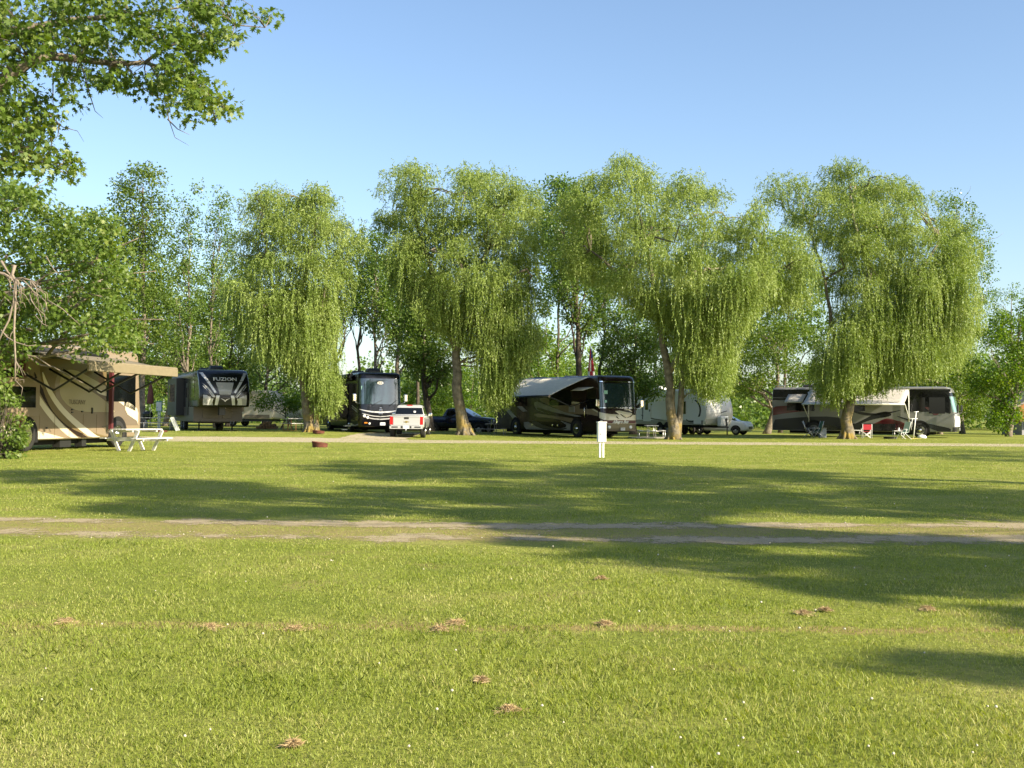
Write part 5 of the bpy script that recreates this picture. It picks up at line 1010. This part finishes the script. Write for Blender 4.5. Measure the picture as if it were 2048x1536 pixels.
# ================================================================== pickups and cars
def pickup(name, label, cat, rear_c, d, paint, group, z, lens_m=red_l, L=5.55, hw=.95):
    d = Vector(d).normalized(); rz = math.atan2(d.y, d.x); root = empty(name, (rear_c[0], rear_c[1], z), rz, label, cat, group)
    m = MB(); h = hw
    def sec(x, ws): return [(x, y, zz) for y, zz in ws]
    # lower body as lofted sections along x (tail at 0, nose at L)
    prof = [(0.0, .62, 1.20, h-.07), (.05, .55, 1.235, h-.02), (.5, .5, 1.25, h), (1.6, .5, 1.25, h), (1.75, .5, 1.25, h), (3.9, .5, 1.22, h), (4.6, .5, 1.2, h), (5.2, .5, 1.14, h-.03), (L-.08, .55, 1.06, h-.12), (L, .62, .95, h-.22)]
    vs = []; n = 10
    for x, zb, zt, w__ in prof:
        vs += [(x, -w__+.12, zb), (x, -w__+.02, zb+.1), (x, -w__, zb+.35), (x, -w__+.035, zt-.06), (x, -w__+.09, zt), (x, w__-.09, zt), (x, w__-.035, zt-.06), (x, w__, zb+.35), (x, w__-.02, zb+.1), (x, w__-.12, zb)]
    k = len(prof); fs = [(i*n+j, (i+1)*n+j, (i+1)*n+(j+1) % n, i*n+(j+1) % n) for i in range(k-1) for j in range(n)]
    m.add(vs, fs, 0, True); b = len(m.v)-len(vs); m.f += [[b+j for j in range(n)], [b+(k-1)*n+j for j in range(n)][::-1]]; m.m += [0, 0]; m.s += [False]*2
    m.box((.86, 0, 1.254), (1.5, 2*h-.36, .012), 1)             # dark sheet standing in for the shaded inside of the bed
    # cab
    Lc = [(1.2, 1.68, 4.15, h-.10, .2, .08), (1.28, 1.69, 4.05, h-.12, .2, .08), (1.72, 1.92, 3.25, h-.25, .16, .1), (1.80, 2.02, 3.1, h-.30, .15, .12), (1.83, 2.2, 2.95, h-.42, .15, .12)]
    shell(m, Lc, 0)
    for sx in (-1, 1):
        for xx in (1.0, 4.55): arch(m, xx, .42, .47, sx*(h+.001), 1, .006, .48)
    m.box((2.7, 0, .5), (4.6, 1.3, .2), 1)
    m.build('body', [paint, arch_m], root)
    g_ = MB(); fpatch(g_, Lc, 1.3, 1.66, -1.1, 1.1, .012, 0, 16, 4, rear=True); g_.build('rear_window', glass_d, root)
    g_ = MB(); fpatch(g_, Lc, 1.27, 1.7, -1.1, 1.1, .012, 0, 16, 4); g_.build('windscreen', glass_w, root)
    for s in (-1, 1):
        y = lambda z_: s*(lerpL(Lc, z_)[3]+.006)
        for a0, a1, b0_, b1_ in ((1.95, 2.02, 2.72, 2.66), (2.8, 2.76, 3.78, 3.22)):
            g_ = MB(); g_.add([(a0, y(1.3), 1.3), (b0_, y(1.3), 1.3), (b1_, y(1.68), 1.68), (a1+.05, y(1.68), 1.68)], [(0, 1, 2, 3)]); g_.build('side_window', glass_d, root)
        l_ = MB(); l_.box((.03, s*(h-.13), .95), (.1, .17, .44)); l_.build('tail_light', lens_m, root, bevel=.015)
        l_ = MB(); l_.box((L-.16, s*(h-.2), .93), (.22, .3, .2)); l_.build('headlight', lens, root, bevel=.03)
        l_ = MB(); l_.box((3.55, s*(h+.1), 1.28), (.14, .22, .2)); l_.build('mirror', chrome if paint is paint_silver else paint, root, bevel=.05)
        for xx in (1.0, 4.55): wheel(root, xx, s*(h+.01), .40, .26, s, rim_mat=alu)
        l_ = MB(); l_.box((2.3, s*(h+.005), 1.08), (.16, .03, .03)); l_.box((3.1, s*(h+.005), 1.08), (.16, .03, .03)); l_.build('door_handle', paint, root)
    t_ = MB(); t_.box((-.012, 0, .955), (.03, 2*h-.46, .5)); t_.box((-.03, 0, 1.17), (.05, 2*h-.46, .03), 0); t_.box((-.03, 0, 1.08), (.02, .26, .1), 1)
    tg = t_.build('tailgate', [paint, black_pl], root, bevel=.012)
    q = MB(); q.prism([(-.03, -.16, .90), (-.03, -.06, .90), (-.03, -.05, .93), (-.03, .05, .93), (-.03, .06, .90), (-.03, .16, .90), (-.03, .14, .86), (-.03, .05, .86), (-.03, .04, .83), (-.03, -.04, .83), (-.03, -.05, .86), (-.03, -.14, .86)], (-.012, 0, 0)); q.build('emblem', gold, tg)
    q = MB(); q.box((-.1, 0, .58), (.2, 2*h-.1, .15)); q.box((-.205, -.62, .6), (.01, .34, .07), 1); q.box((-.205, .62, .6), (.01, .34, .07), 1); q.box((-.205, .24, .6), (.01, .1, .12), 1); q.box((-.205, -.24, .6), (.01, .1, .12), 1); q.build('bumper', [paint if paint is paint_silver else chrome, black_pl], root, bevel=.025)
    q = MB(); q.box((-.21, 0, .6), (.012, .32, .16)); pl = q.build('licence_plate', plate_m, root); text_mesh('lettering', 'BK 7294', .085, ink, pl, (-.218, 0, .6), (R(90), 0, R(-90)), extrude=.001)
    q = MB(); q.box((L-.02, 0, .92), (.06, 1.0, .26)); q.box((L+.02, 0, .96), (.03, 1.0, .04), 1); q.build('grille', [black_pl, chrome], root, bevel=.01)
    q = MB(); q.box((L-.02, 0, .6), (.16, 2*h-.3, .2)); q.build('front_bumper', paint, root, bevel=.04)
    q = MB(); q.tube([(-.15, 0, .42), (-.3, 0, .42)], .035, 8); q.lathe([(.04, 0), (.04, .08)], (-.3, 0, .43), 'z', 8); q.build('tow_ball', alu, root)
    q = MB(); q.box((2.0, 0, 1.80), (.06, .3, .05)); q.build('brake_light', red_l, root)
    return root
VG = 'cars and trucks parked at the campsite'
pk = pickup('pickup_truck', 'silver pickup truck seen from behind with red tail lights', 'pickup truck', (-5.72, 62.5), (0.0, 1), paint_silver, VG, .06)
q = MB(); q.box((1.74, -.3, 1.42), (.012, .12, .14)); q.build('sticker', white_pl, pk)
pickup('pickup_truck', 'dark blue pickup truck side on behind the leaning willow trunk', 'pickup truck', (-6.2, 83.2), (.93, -.37), paint_blue, VG, -.02, L=5.9)
def car(name, label, nose, d, paint, z, group, L=4.5, hw=.88, H=1.6):
    d = Vector(d).normalized(); rz = math.atan2(d.y, d.x); root = empty(name, (nose[0], nose[1], z), rz, label, 'car', group); m = MB()
    Lb = [(.3, -L+.1, -.1, hw-.05, .35, .3), (.42, -L, 0, hw, .4, .35), (.75, -L, -.03, hw, .4, .35), (.95, -L+.03, -.2, hw-.04, .45, .35), (1.02, -L+.1, -.9, hw-.1, .4, .3), (H-.15, -L+.35, -1.75, hw-.22, .25, .25), (H-.03, -L+.55, -2.0, hw-.3, .25, .25), (H, -L+.8, -2.2, hw-.45, .2, .2)]
    shell(m, Lb, 0)
    for s in (-1, 1):
        for xx in (-.85, -L+.85): arch(m, xx, .33, .38, s*(hw+.001), 1, .006, .34)
    m.build('body', [paint, arch_m], root)
    g_ = MB(); fpatch(g_, Lb, 1.04, H-.14, -1.1, 1.1, .01, 0, 16, 4); g_.build('windscreen', glass_d, root)
    for s in (-1, 1):
        y = lambda z_: s*(lerpL(Lb, z_)[3]+.006); g_ = MB(); g_.add([(-L+.7, y(1.05), 1.05), (-1.6, y(1.05), 1.05), (-2.1, y(H-.17), H-.17), (-L+.8, y(H-.17), H-.17)], [(0, 1, 2, 3)]); g_.build('side_window', glass_d, root)
        for xx in (-.85, -L+.85): wheel(root, xx, s*(hw+.01), .33, .2, s, rim_mat=alu)
        l_ = MB(); fpatch(l_, Lb, .72, .88, s*.9, s*1.35, .012, 0, 8, 2); l_.build('headlight', lens, root)
    q = MB(); q.box((.0, 0, .52), (.04, .8, .2)); q.build('grille', black_pl, root)
    return root
car('parked_car', 'white car with its nose showing beyond the trailer gas bottle cover', (16.9+.55, 84), (.87, -.5), paint_white, 0, VG)
# tan travel trailer far behind the first willow
U = Rig('travel_trailer', 'pale tan travel trailer deep in the site left of the first willow trunk', 'trailer', (-19.1, 92), (.97, -.24), 1.22, 'trailers parked among the trees')
LU = [(.62, -7.4, -.1, 1.2, .14, .1), (.8, -7.5, .0, 1.22, .16, .1), (1.6, -7.5, .05, 1.22, .16, .1), (2.5, -7.5, -.1, 1.22, .16, .1), (2.8, -7.45, -.4, 1.2, .16, .12), (2.9, -7.3, -.7, 1.1, .16, .14)]
m = MB(); shell(m, LU, 0); U.swoosh(m, [(-7.4, .64), (-.3, .64), (-.3, .95), (-7.4, .95)], 1, 1, px=False, smooth=0); m.build('body', [P_('aged_white_shell', (.66, .6, .5), .6), paint_taupe], U.root)
w_ = MB(); w_.prism([(x, -1.23, z) for x, z in rect(-5.2, -4.0, 1.6, 2.2)], (0, -.02, 0)); w_.build('window', glass_d, U.root)
w_ = MB(); w_.prism([(x, -1.23, z) for x, z in rect(-3.2, -2.5, .7, 2.5)], (0, -.02, 0)); w_.build('door', paint_cream, U.root)
w_ = MB(); w_.box((-3.8, 0, .5), (6.8, 2.0, .2)); w_.build('chassis', steel_d, U.root)
wheel(U.root, -3.6, -1.2, .34, .22, -1, rim_mat=grey_pl); wheel(U.root, -3.6, 1.2, .34, .22, 1, rim_mat=grey_pl)
w_ = MB(); w_.tube([(-.2, 0, .5), (1.0, 0, .5)], .05, 6); w_.tube([(.8, 0, .5), (.8, 0, 0)], .04, 6); w_.build('drawbar', steel_d, U.root); roof_unit(U, -3.5, 0, 2.88, white_pl)
# ------------------------------------------------------------------ small things
def pedestal(label, X, Y, z, rz, w_=.27, lower=.5, upper=.62, m=None, grp=None):
    root = empty('power_pedestal', (X, Y, z), rz, label, 'utility post', grp); m = m or white_pl
    b = MB(); b.box((0, 0, lower+upper/2), (w_, .16, upper)); b.build('box', m, root, bevel=.012)
    b = MB(); b.box((0, -.008, lower+upper+.015), (w_+.03, .2, .035)); b.build('lid', m, root, bevel=.008)
    for s in (-1, 1): b = MB(); b.box((s*.055, 0, lower/2-.05), (.05, .07, lower+.1)); b.build('leg', grey_pl if False else white_pl, root)
    b = MB(); b.box((-w_*.25, -.086, lower+.25), (.04, .012, .06)); b.build('latch', grey_pl, root)
    b = MB(); b.box((0, -.0815, lower+upper*.5), (w_*.9, .004, upper*.9)); b.build('door', P_('box_door', (.66, .66, .63), .5), root, bevel=.002)
    return root
def wall_pt(x, y, Y): p = at(x, y, Y); return p
p = gnd(1203, 915); pedestal('white power pedestal standing alone in the middle of the lawn', p.x, p.y, 0, R(14))
def plank_table(label, X, Y, z, e, L=2.0, m=wood_w, grp='picnic tables', name='picnic_table', H=.76):
    rz = math.atan2(e[1], e[0]); root = empty(name, (X, Y, z), rz, label, 'picnic table', grp)
    b = MB()
    for k in range(5): b.box((0, -.31+.155*k, H), (L, .14, .04))
    b.build('table_top', m, root, bevel=.006)
    for s in (-1, 1):
        b = MB(); b.box((0, s*.66, .45), (L, .13, .04)); b.box((0, s*.80, .45), (L, .13, .04)); b.build('bench', m, root, bevel=.006)
    for x in (-L*.33, L*.33):
        for s in (-1, 1):
            b = MB(); M_ = Matrix.Rotation(s*-R(30), 3, 'X'); b.box((x, s*.44, .36), (.05, .12, .86), 0, M_); b.build('leg', m, root)
        b = MB(); b.box((x+.05, 0, .41), (.04, 1.72, .11)); b.box((x+.05, 0, .71), (.04, .72, .09)); b.build('cross_beam', m, root)
    return root
plank_table('white wooden picnic table beside the beige motorhome', -13.3, 40.8, 0, (.45, .89), L=1.75)
def tube_table(label, X, Y, z, rz, m, top, L=1.85, grp='picnic tables'):
    root = empty('picnic_table', (X, Y, z), rz, label, 'picnic table', grp); b = MB(); b.box((0, 0, .75), (L, .74, .045)); b.build('table_top', top, root, bevel=.01)
    for s in (-1, 1): b = MB(); b.box((0, s*.68, .45), (L, .26, .04)); b.build('bench', top, root, bevel=.01)
    for x in (-L*.34, L*.34):
        b = MB(); b.tube([(x, -.78, .43), (x, -.78, .06), (x, -.7, .03), (x, .7, .03), (x, .78, .06), (x, .78, .43)], .025, 6); b.tube([(x, -.2, .03), (x, -.2, .73)], .025, 6); b.tube([(x, .2, .03), (x, .2, .73)], .025, 6); b.tube([(x, -.6, .42), (x, .6, .42)], .02, 6); b.build('frame', m, root)
    return root
def P0(x, Y): return (x-1024)/F_PX*Y
tube_table('pale picnic table with tubular legs next to the nose of the brown motorhome', P0(1303, 70.5), 70.5, 0, R(88), alu, wood_w)
b_ = MB(); b_.box((P0(1303, 70.4), 70.4, .02), (2.6, 2.6, .05)); tag(b_.build('concrete_pad', mat('concrete', (.42, .38, .32), .9, noise=.2)), kind='structure')
tube_table('grey picnic table under the rear of the grey awning', P0(985, 73.4), 73.4, 0.02, R(85), grey_pl, P_('grey_boards', (.17, .17, .16), .7))
tube_table('narrow pale picnic table against the first willow trunk', P0(598, 71), 71, .3, R(40), P_('rusty_frame', (.25, .1, .05), .7), wood_w)
tube_table('shaded picnic table left of the dark fifth wheel trailer', P0(318, 69), 69, .3, R(10), grey_pl, P_('grey_boards_b', (.3, .29, .27), .7), L=2.2)
def ring(label, x, Y, z, r, h, tilt=0, m=rust, name='fire_ring'):
    b = MB(); prof = [(r, 0), (r*1.03, h*.5), (r*1.08, h*.92), (r*1.1, h), (r*1.04, h), (r*.97, h*.5), (r*.95, .0)]; n = 26; vs = []
    for rr, hh in prof:
        for j in range(n): a = 2*math.pi*j/n; vs.append((rr*math.cos(a), rr*math.sin(a), hh+tilt*rr*math.cos(a)*(hh/h)))
    b.add(vs, [(i*n+j, i*n+(j+1) % n, (i+1)*n+(j+1) % n, (i+1)*n+j) for i in range(6) for j in range(n)], 0, True)
    b.lathe([(r*.9, .02), (.02, .04)], (0, 0, 0), 'z', 16, 1); o = b.build(name, [m, arch_m], None, loc=(P0(x, Y), Y, z)); tag(o, label, 'fire ring', 'rusty fire rings'); return o
ring('rusty iron fire ring, tilted, on the near side of the lane', 641, 46.5, 0, .3, .2, -.15)
ring('rusty fire ring on the far side of the lane below the first willow', 638, 63.5, .27, .32, .16, -.1)
ring('reddish fire ring near the dark fifth wheel trailer', 322, 64.5, .27, .36, .1, 0)
ring('low dark fire ring on the grass between the red chair and the white chair', 1780, 72.5, 0, .38, .14, 0, steel_d)
# folding panel leaning by the fifth wheel, entry steps
b = MB(); M_ = Matrix.Rotation(R(-25), 3, 'Y'); b.box((0, 0, .4), (.12, .5, .86), 0, M_); tag(b.build('leaning_panel', P_('pale_panel', (.5, .53, .5), .5), None, loc=(P0(351, 67), 67, .3)), 'pale panel leaning beside the dark fifth wheel trailer', 'panel')
root = pedestal('white utility post with a green upper box left of the dark fifth wheel trailer', P0(319, 73), 73, .3, 0, .36, 1.15, .62, P_('green_box', (.12, .42, .28), .5)); 
def closed_umbrella():
    r = empty('patio_umbrella', (P0(301, 71), 71, .3), 0, 'closed dark patio umbrella behind the beige motorhome', 'umbrella')
    b = MB(); b.tube([(0, 0, 0), (0, 0, 3.0)], .025, 6); b.build('pole', alu, r)
    b = MB(); b.lathe([(.2, 0), (.22, .1), (.2, .5), (.13, .95), (.04, 1.35)], (0, 0, 1.6), 'z', 10); b.build('canopy', P_('dark_red_cloth', (.12, .04, .03), .8), r)
closed_umbrella()
def grill():
    r = empty('barbecue_grill', (P0(296, 72), 72, .3), 0, 'dark barbecue with its lid, behind the nose of the beige motorhome', 'barbecue')
    b = MB(); b.lathe([(.05, 0), (.28, .1), (.32, .28), (.33, .3)], (0, 0, .6), 'z', 16); b.build('bowl', steel_d, r); b = MB(); b.lathe([(.33, .0), (.28, .18), (.05, .26)], (0, 0, .91), 'z', 16); b.build('lid', steel_d, r)
    for a in (0, 2.1, 4.2): b = MB(); b.tube([(.15*math.cos(a), .15*math.sin(a), .66), (.32*math.cos(a), .32*math.sin(a), 0)], .015, 5); b.build('leg', alu, r)
grill()
# chairs
def camp_chair(label, X, Y, z, rz, cloth, frame, grp='camp chairs set out by the red and white motorhome', low=False):
    r = empty('camp_chair', (X, Y, z), rz, label, 'chair', grp)            # faces local +x
    b = MB(); b.box((0, 0, .44), (.42, .5, .02)); b.build('seat', cloth, r, bevel=.005); b = MB(); b.box((-.24, 0, .72), (.03, .54, .34)); b.build('backrest', cloth, r, bevel=.01)
    for s in (-1, 1):
        b = MB(); b.tube([(-.24, s*.28, .02), (-.24, s*.28, .92)], .02, 6); b.tube([(.2, s*.28, .02), (.2, s*.28, .62)], .02, 6); b.tube([(-.26, s*.28, .64), (.24, s*.28, .64)], .024, 6); b.build('side_frame', frame, r)
    for x in (-.2, .16): b = MB(); b.tube([(x, -.28, .04), (x, .28, .44)], .018, 6); b.tube([(x, .28, .04), (x, -.28, .44)], .018, 6); b.build('cross_legs', frame, r)
    return r
camp_chair('red canvas folding chair with a white crossed frame right of the last willow trunk', P0(1733, 72.5), 72.5, 0, R(85), fab_red, white_pl)
def lounge(label, X, Y, z, rz, cloth, frame, tilt=.25):
    r = empty('folding_chair', (X, Y, z), rz, label, 'chair', 'camp chairs set out by the red and white motorhome')
    b = MB(); b.box((.02, 0, .42), (.46, .5, .025)); b.build('seat', cloth, r); M_ = Matrix.Rotation(-tilt, 3, 'Y'); b = MB(); b.box((-.30, 0, .76), (.025, .5, .66), 0, M_); b.build('backrest', cloth, r, bevel=.01)
    for s in (-1, 1): b = MB(); b.tube([(.3, s*.27, 0), (-.1, s*.27, .62), (.25, s*.27, .62), (-.1, s*.27, .62)], .016, 5); b.tube([(-.42, s*.27, 0), (.12, s*.27, .42)], .016, 5); b.tube([(-.2, s*.27, .42), (-.40, s*.27, 1.08)], .016, 5); b.build('side_frame', frame, r)
lounge('white webbed folding chair by the front wheel of the red and white motorhome', P0(1806, 71.0), 71.0, 0, R(200), P_('pale_webbing', (.5, .62, .56), .7), white_pl)
lounge('grey reclining camp chair near the rear wheel of the red and white motorhome', P0(1619, 74.5), 74.5, 0, R(-18), P_('grey_mesh', (.16, .16, .17), .8), alu, .55)
lounge('dark green folding chair beside the blue grey cooler', P0(1633, 74.8), 74.8, 0, R(190), fab_green, alu, .35)
b = MB(); b.box((0, 0, .3), (.42, .4, .6)); b.box((0, 0, .62), (.46, .44, .06), 1); tag(b.build('cooler', [P_('blue_grey_plastic', (.2, .23, .28), .5), grey_pl], None, .02, (P0(1645, 75), 75, 0)), 'blue grey cooler box beside the rear wheel of the red and white motorhome', 'cooler')
def side_table(label, X, Y, z=0):
    r = empty('side_table', (X, Y, z), 0, label, 'table'); b = MB(); b.box((0, 0, .5), (.6, .4, .03)); b.build('table_top', white_pl, r)
    for sx in (-1, 1):
        for sy in (-1, 1): b = MB(); b.tube([(sx*.26, sy*.16, .5), (sx*.28, sy*.18, 0)], .013, 5); b.build('leg', alu, r)
side_table('small white folding table behind the last willow trunk', P0(1712, 74.6), 74.6)
side_table('small pale table in front of the white webbed chair', P0(1796, 72.2), 72.2)
b = MB(); b.lathe([(.06, 0), (.07, .02), (.05, .12), (.02, .2)], (0, 0, 0), 'z', 12); tag(b.build('lantern', white_pl, None, loc=(P0(1798, 72.2), 72.2, .515)), 'small white lantern on the pale side table', 'lantern')
def stand():
    r = empty('flag_stand', (P0(1829, 73), 73, 0), R(10), 'white pole stand with a crossbar near the front wheel of the red and white motorhome', 'stand')
    b = MB(); b.tube([(-.08, 0, 0), (.12, 0, 1.72)], .035, 8); b.build('pole', white_pl, r); b = MB(); b.tube([(-.35, 0, 1.27), (.2, 0, 1.27)], .025, 6); b.tube([(-.05, 0, 1.7), (.28, 0, 1.72)], .025, 6); b.build('crossbar', white_pl, r)
    b = MB(); b.tube([(-.2, .05, .55), (-.14, 0, 1.27)], .02, 6); b.build('brace', white_pl, r); b = MB(); b.box((0, 0, .01), (.7, .5, .03)); b.build('base_mat', P_('yellow_mat', (.45, .38, .1), .8), r)
stand()
b = MB(); b.lathe([(.22, 0), (.27, .1), (.2, .24), (.02, .3)], (0, 0, 0), 'z', 14); o = b.build('round_bin', white_pl, None, loc=(P0(1844, 74), 74, 0)); o.scale = (1.15, .8, .85); tag(o, 'rounded white cover lying on the grass before the front wheel', 'cover')
# furled flag behind the brown motorhome
def flag():
    Y = 77.5; X = P0(1181, Y); r = empty('flag_pole', (X, Y, 0), 0, 'pole with a furled red, white and blue striped flag above the brown motorhome', 'flag pole'); top = at(1180, 698, Y).z; bot = at(1180, 752, Y).z
    b = MB(); b.tube([(0, 0, 0), (0, 0, top+.1)], .03, 6); b.build('pole', alu, r)
    b = MB(); n = 12; K = 16; vs = []
    for i in range(K+1):
        t = i/K; z = top+(bot-.2-top)*t; rad = .05+.19*t**.8
        for j in range(n): a = 2*math.pi*j/n; k = rad*(1+.28*math.cos(3*a+2*t)); vs.append((k*math.cos(a)+.06*t, k*math.sin(a)*.6, z))
    fs = [(i*n+j, i*n+(j+1) % n, (i+1)*n+(j+1) % n, (i+1)*n+j) for i in range(K) for j in range(n)]; b.add(vs, fs, 0, True)
    for q_, f in enumerate(fs): i, j = q_//n, q_ % n; b.m[q_] = 2 if (i < 5 and j % 4 != 0) else (0 if (j+i//6) % 3 else 1)
    b.build('flag', [fab_red, white_pl, P_('flag_blue', (.03, .05, .2), .8)], r)
flag()
# wooden cabin at the right edge
def cabin():
    Y = 92; x0 = P0(2030, Y); r = empty('cabin', (x0, Y, 0), 0, 'orange brown wooden cabin half hidden at the right edge', 'cabin'); wood = P_('varnished_wood', (.33, .13, .03), .6, noise=.3, nscale=3)
    b = MB(); b.box((3.2, 2, 1.6), (5.6, 4, 1.0), 0); b.box((3.2, 2, .6), (5.2, 3.8, 1.2), 1); 
    for k in range(7): b.box((3.2, -.008, 1.16+.14*k), (5.6, .02, .012), 2)
    b.build('wall', [wood, P_('grey_wall', (.3, .3, .33), .8), arch_m], r)
    b = MB(); b.prism([(-.2, -.5, 2.1), (3.2, -.5, 4.0), (6.6, -.5, 2.1), (6.6, -.5, 2.25), (3.2, -.5, 4.15), (-.2, -.5, 2.25)], (0, 5, 0)); b.build('roof', P_('roof_felt', (.25, .22, .2), .9), r)
    b = MB(); b.prism([(.0, 0.0, 2.1), (6.4, 0.0, 2.1), (3.2, 0.0, 3.9)], (0, .1, 0)); b.build('gable', wood, r)
    b = MB(); b.box((1.2, -.03, 1.0), (.8, .05, .9)); b.build('window', glass_d, r)
cabin()
# tan thatch clumps lying in the lawn, clover heads, pebbles
M_thatch = leafmat('thatch', [(.22, .15, .07), (.34, .24, .12), (.46, .35, .19), (.58, .48, .3)], .15, .8, 3)
def thatch(x, y, rx, label):
    rg = np.random.default_rng(int(x)); p = gnd(x, y); k = p.y/F_PX; n = 520; a = rg.uniform(0, 6.28, n); rr = np.minimum(rg.gamma(1.8, .22, n), 1.0); nb = rg.uniform(0, 6.28); rr = rr*(1+.45*np.sin(2*a+nb)+.3*np.sin(3*a+nb*2)+.2*np.sin(5*a))
    X = np.cos(a)*rr*rx*k; Yy = np.sin(a)*rr*rx*k*1.1; Z = .014+.02*np.clip(1-rr, 0, 1)*rg.uniform(.1, 1, n)
    D = unit(n, rg); D[:, 2] *= .2; D /= np.linalg.norm(D, axis=1, keepdims=True); V = diamond(np.stack([X, Yy, Z], 1), D, unit(n, rg), rg.uniform(.015, .045, n), rg.uniform(.0015, .004, n)+.0004*p.y/5)
    o = quads('thatch_clump', V, 4, M_thatch); o.location = (p.x, p.y, 0); tag(o, label, 'grass clippings', 'clumps of dry cut grass')
for x, y, rx, lb in ((912, 1250, 26, 'largest tan clump of dry grass, in the middle of the lawn'), (880, 1262, 20, 'flat tan clump touching the left of the largest clump'), (962, 1366, 13, 'small round tan clump below the largest one'), (1016, 1425, 20, 'loose reddish clump lowest in the middle of the lawn'), (1606, 1230, 24, 'tan clump right of centre under the long shadow edge'), (1650, 1224, 12, 'small clump touching the right side of the tan clump right of centre'), (1856, 1222, 20, 'brown clump at the tip of the dark shadow on the right'), (132, 1247, 26, 'flat brown clump in the left part of the lawn'), (1202, 1160, 10, 'small brown clump nearest the dirt track'), (1210, 1252, 16, 'faint brown clump between the largest clump and the one right of centre'), (586, 1495, 12, 'pinkish clump near the bottom edge left of centre'), (420, 1258, 26, 'thin brown streak of clippings left of centre'), (590, 1262, 26, 'thin brown streak of clippings between two larger ones')):
    thatch(x, y, rx, lb)
def scatter_heads():
    rg = np.random.default_rng(44); b = MB(); n = 110
    for i in range(n):
        Y = math.exp(rg.uniform(math.log(4.2), math.log(26))); X = (rg.uniform(-.5, .5) if i % 2 else rg.choice([-.3, -.12, .1, .27, .4])+rg.normal()*.06)*Y; r = rg.uniform(.0035, .0075)*(1+Y*.03); z = rg.uniform(.035, .07)
        b.lathe([(r*.4, -r*.6), (r, 0), (r*.6, r*.8), (r*.05, r)], (X, Y, z), 'z', 6)
    tag(b.build('clover_flowers', P_('clover_white', (.5, .46, .36), .8)), 'tiny white clover heads dotted over the lawn', 'flowers', kind='stuff')
    b = MB()
    for i in range(260):
        X = rg.uniform(-16, 16); s = rg.choice([-1, 1]); Y = track_y(X)+s*.91+rg.normal()*.25; r = rg.uniform(.005, .016)
        b.lathe([(r*.7, 0), (r, r*.4), (r*.3, r*.8)], (X, Y, 0.002), 'z', 5)
    tag(b.build('gravel', P_('pebble', (.36, .32, .25), .8, noise=.3, nscale=9)), 'loose pale pebbles in the ruts of the dirt track', 'gravel', kind='stuff')
scatter_heads()

def log_pile():
    p = at(535, 845, 78); r = empty('firewood_pile', (p.x, 78, .3), R(-6), 'heap of split firewood lying right of the dark fifth wheel trailer', 'firewood'); rg = np.random.default_rng(8); k = 0
    for row in range(3):
        for i in range(7-2*row):
            b = MB(); x = (i-(6-2*row)/2)*.2+rg.normal()*.02; b.tube([(x, -.22+rg.normal()*.03, .09+.17*row), (x+rg.normal()*.03, .22, .1+.17*row)], .095, 7, smooth=False); b.build('log', M_log, r)
M_log = P_('split_wood', (.3, .19, .1), .9, noise=.4, nscale=7)
log_pile()
M_blossom = leafmat('blossom_leaf', [(.12, .2, .06), (.3, .34, .2), (.6, .58, .5), (.75, .72, .68)], .2, .7, 2)
crown_tree('flowering_bush', 'small white flowering bush just left of the first willow trunk', 'bush', 590, 82, [(574, 842), (573, 824), (584, 812), (600, 816), (608, 830), (606, 842)], 40, 66, leaf=M_blossom, size=.1, per=40, crad=.3, hole=.1, cap=.6, rt=.04)

crown_tree('young_tree', 'low leafy young tree in front of the pale tan trailer', 'tree', 560, 78, [(508, 792), (530, 784), (560, 792), (600, 796), (604, 812), (570, 822), (530, 820), (512, 812)], 60, 77, leaf=M_bush, size=.14, per=30, crad=.5, hole=.1, cap=1.2, rt=.06)
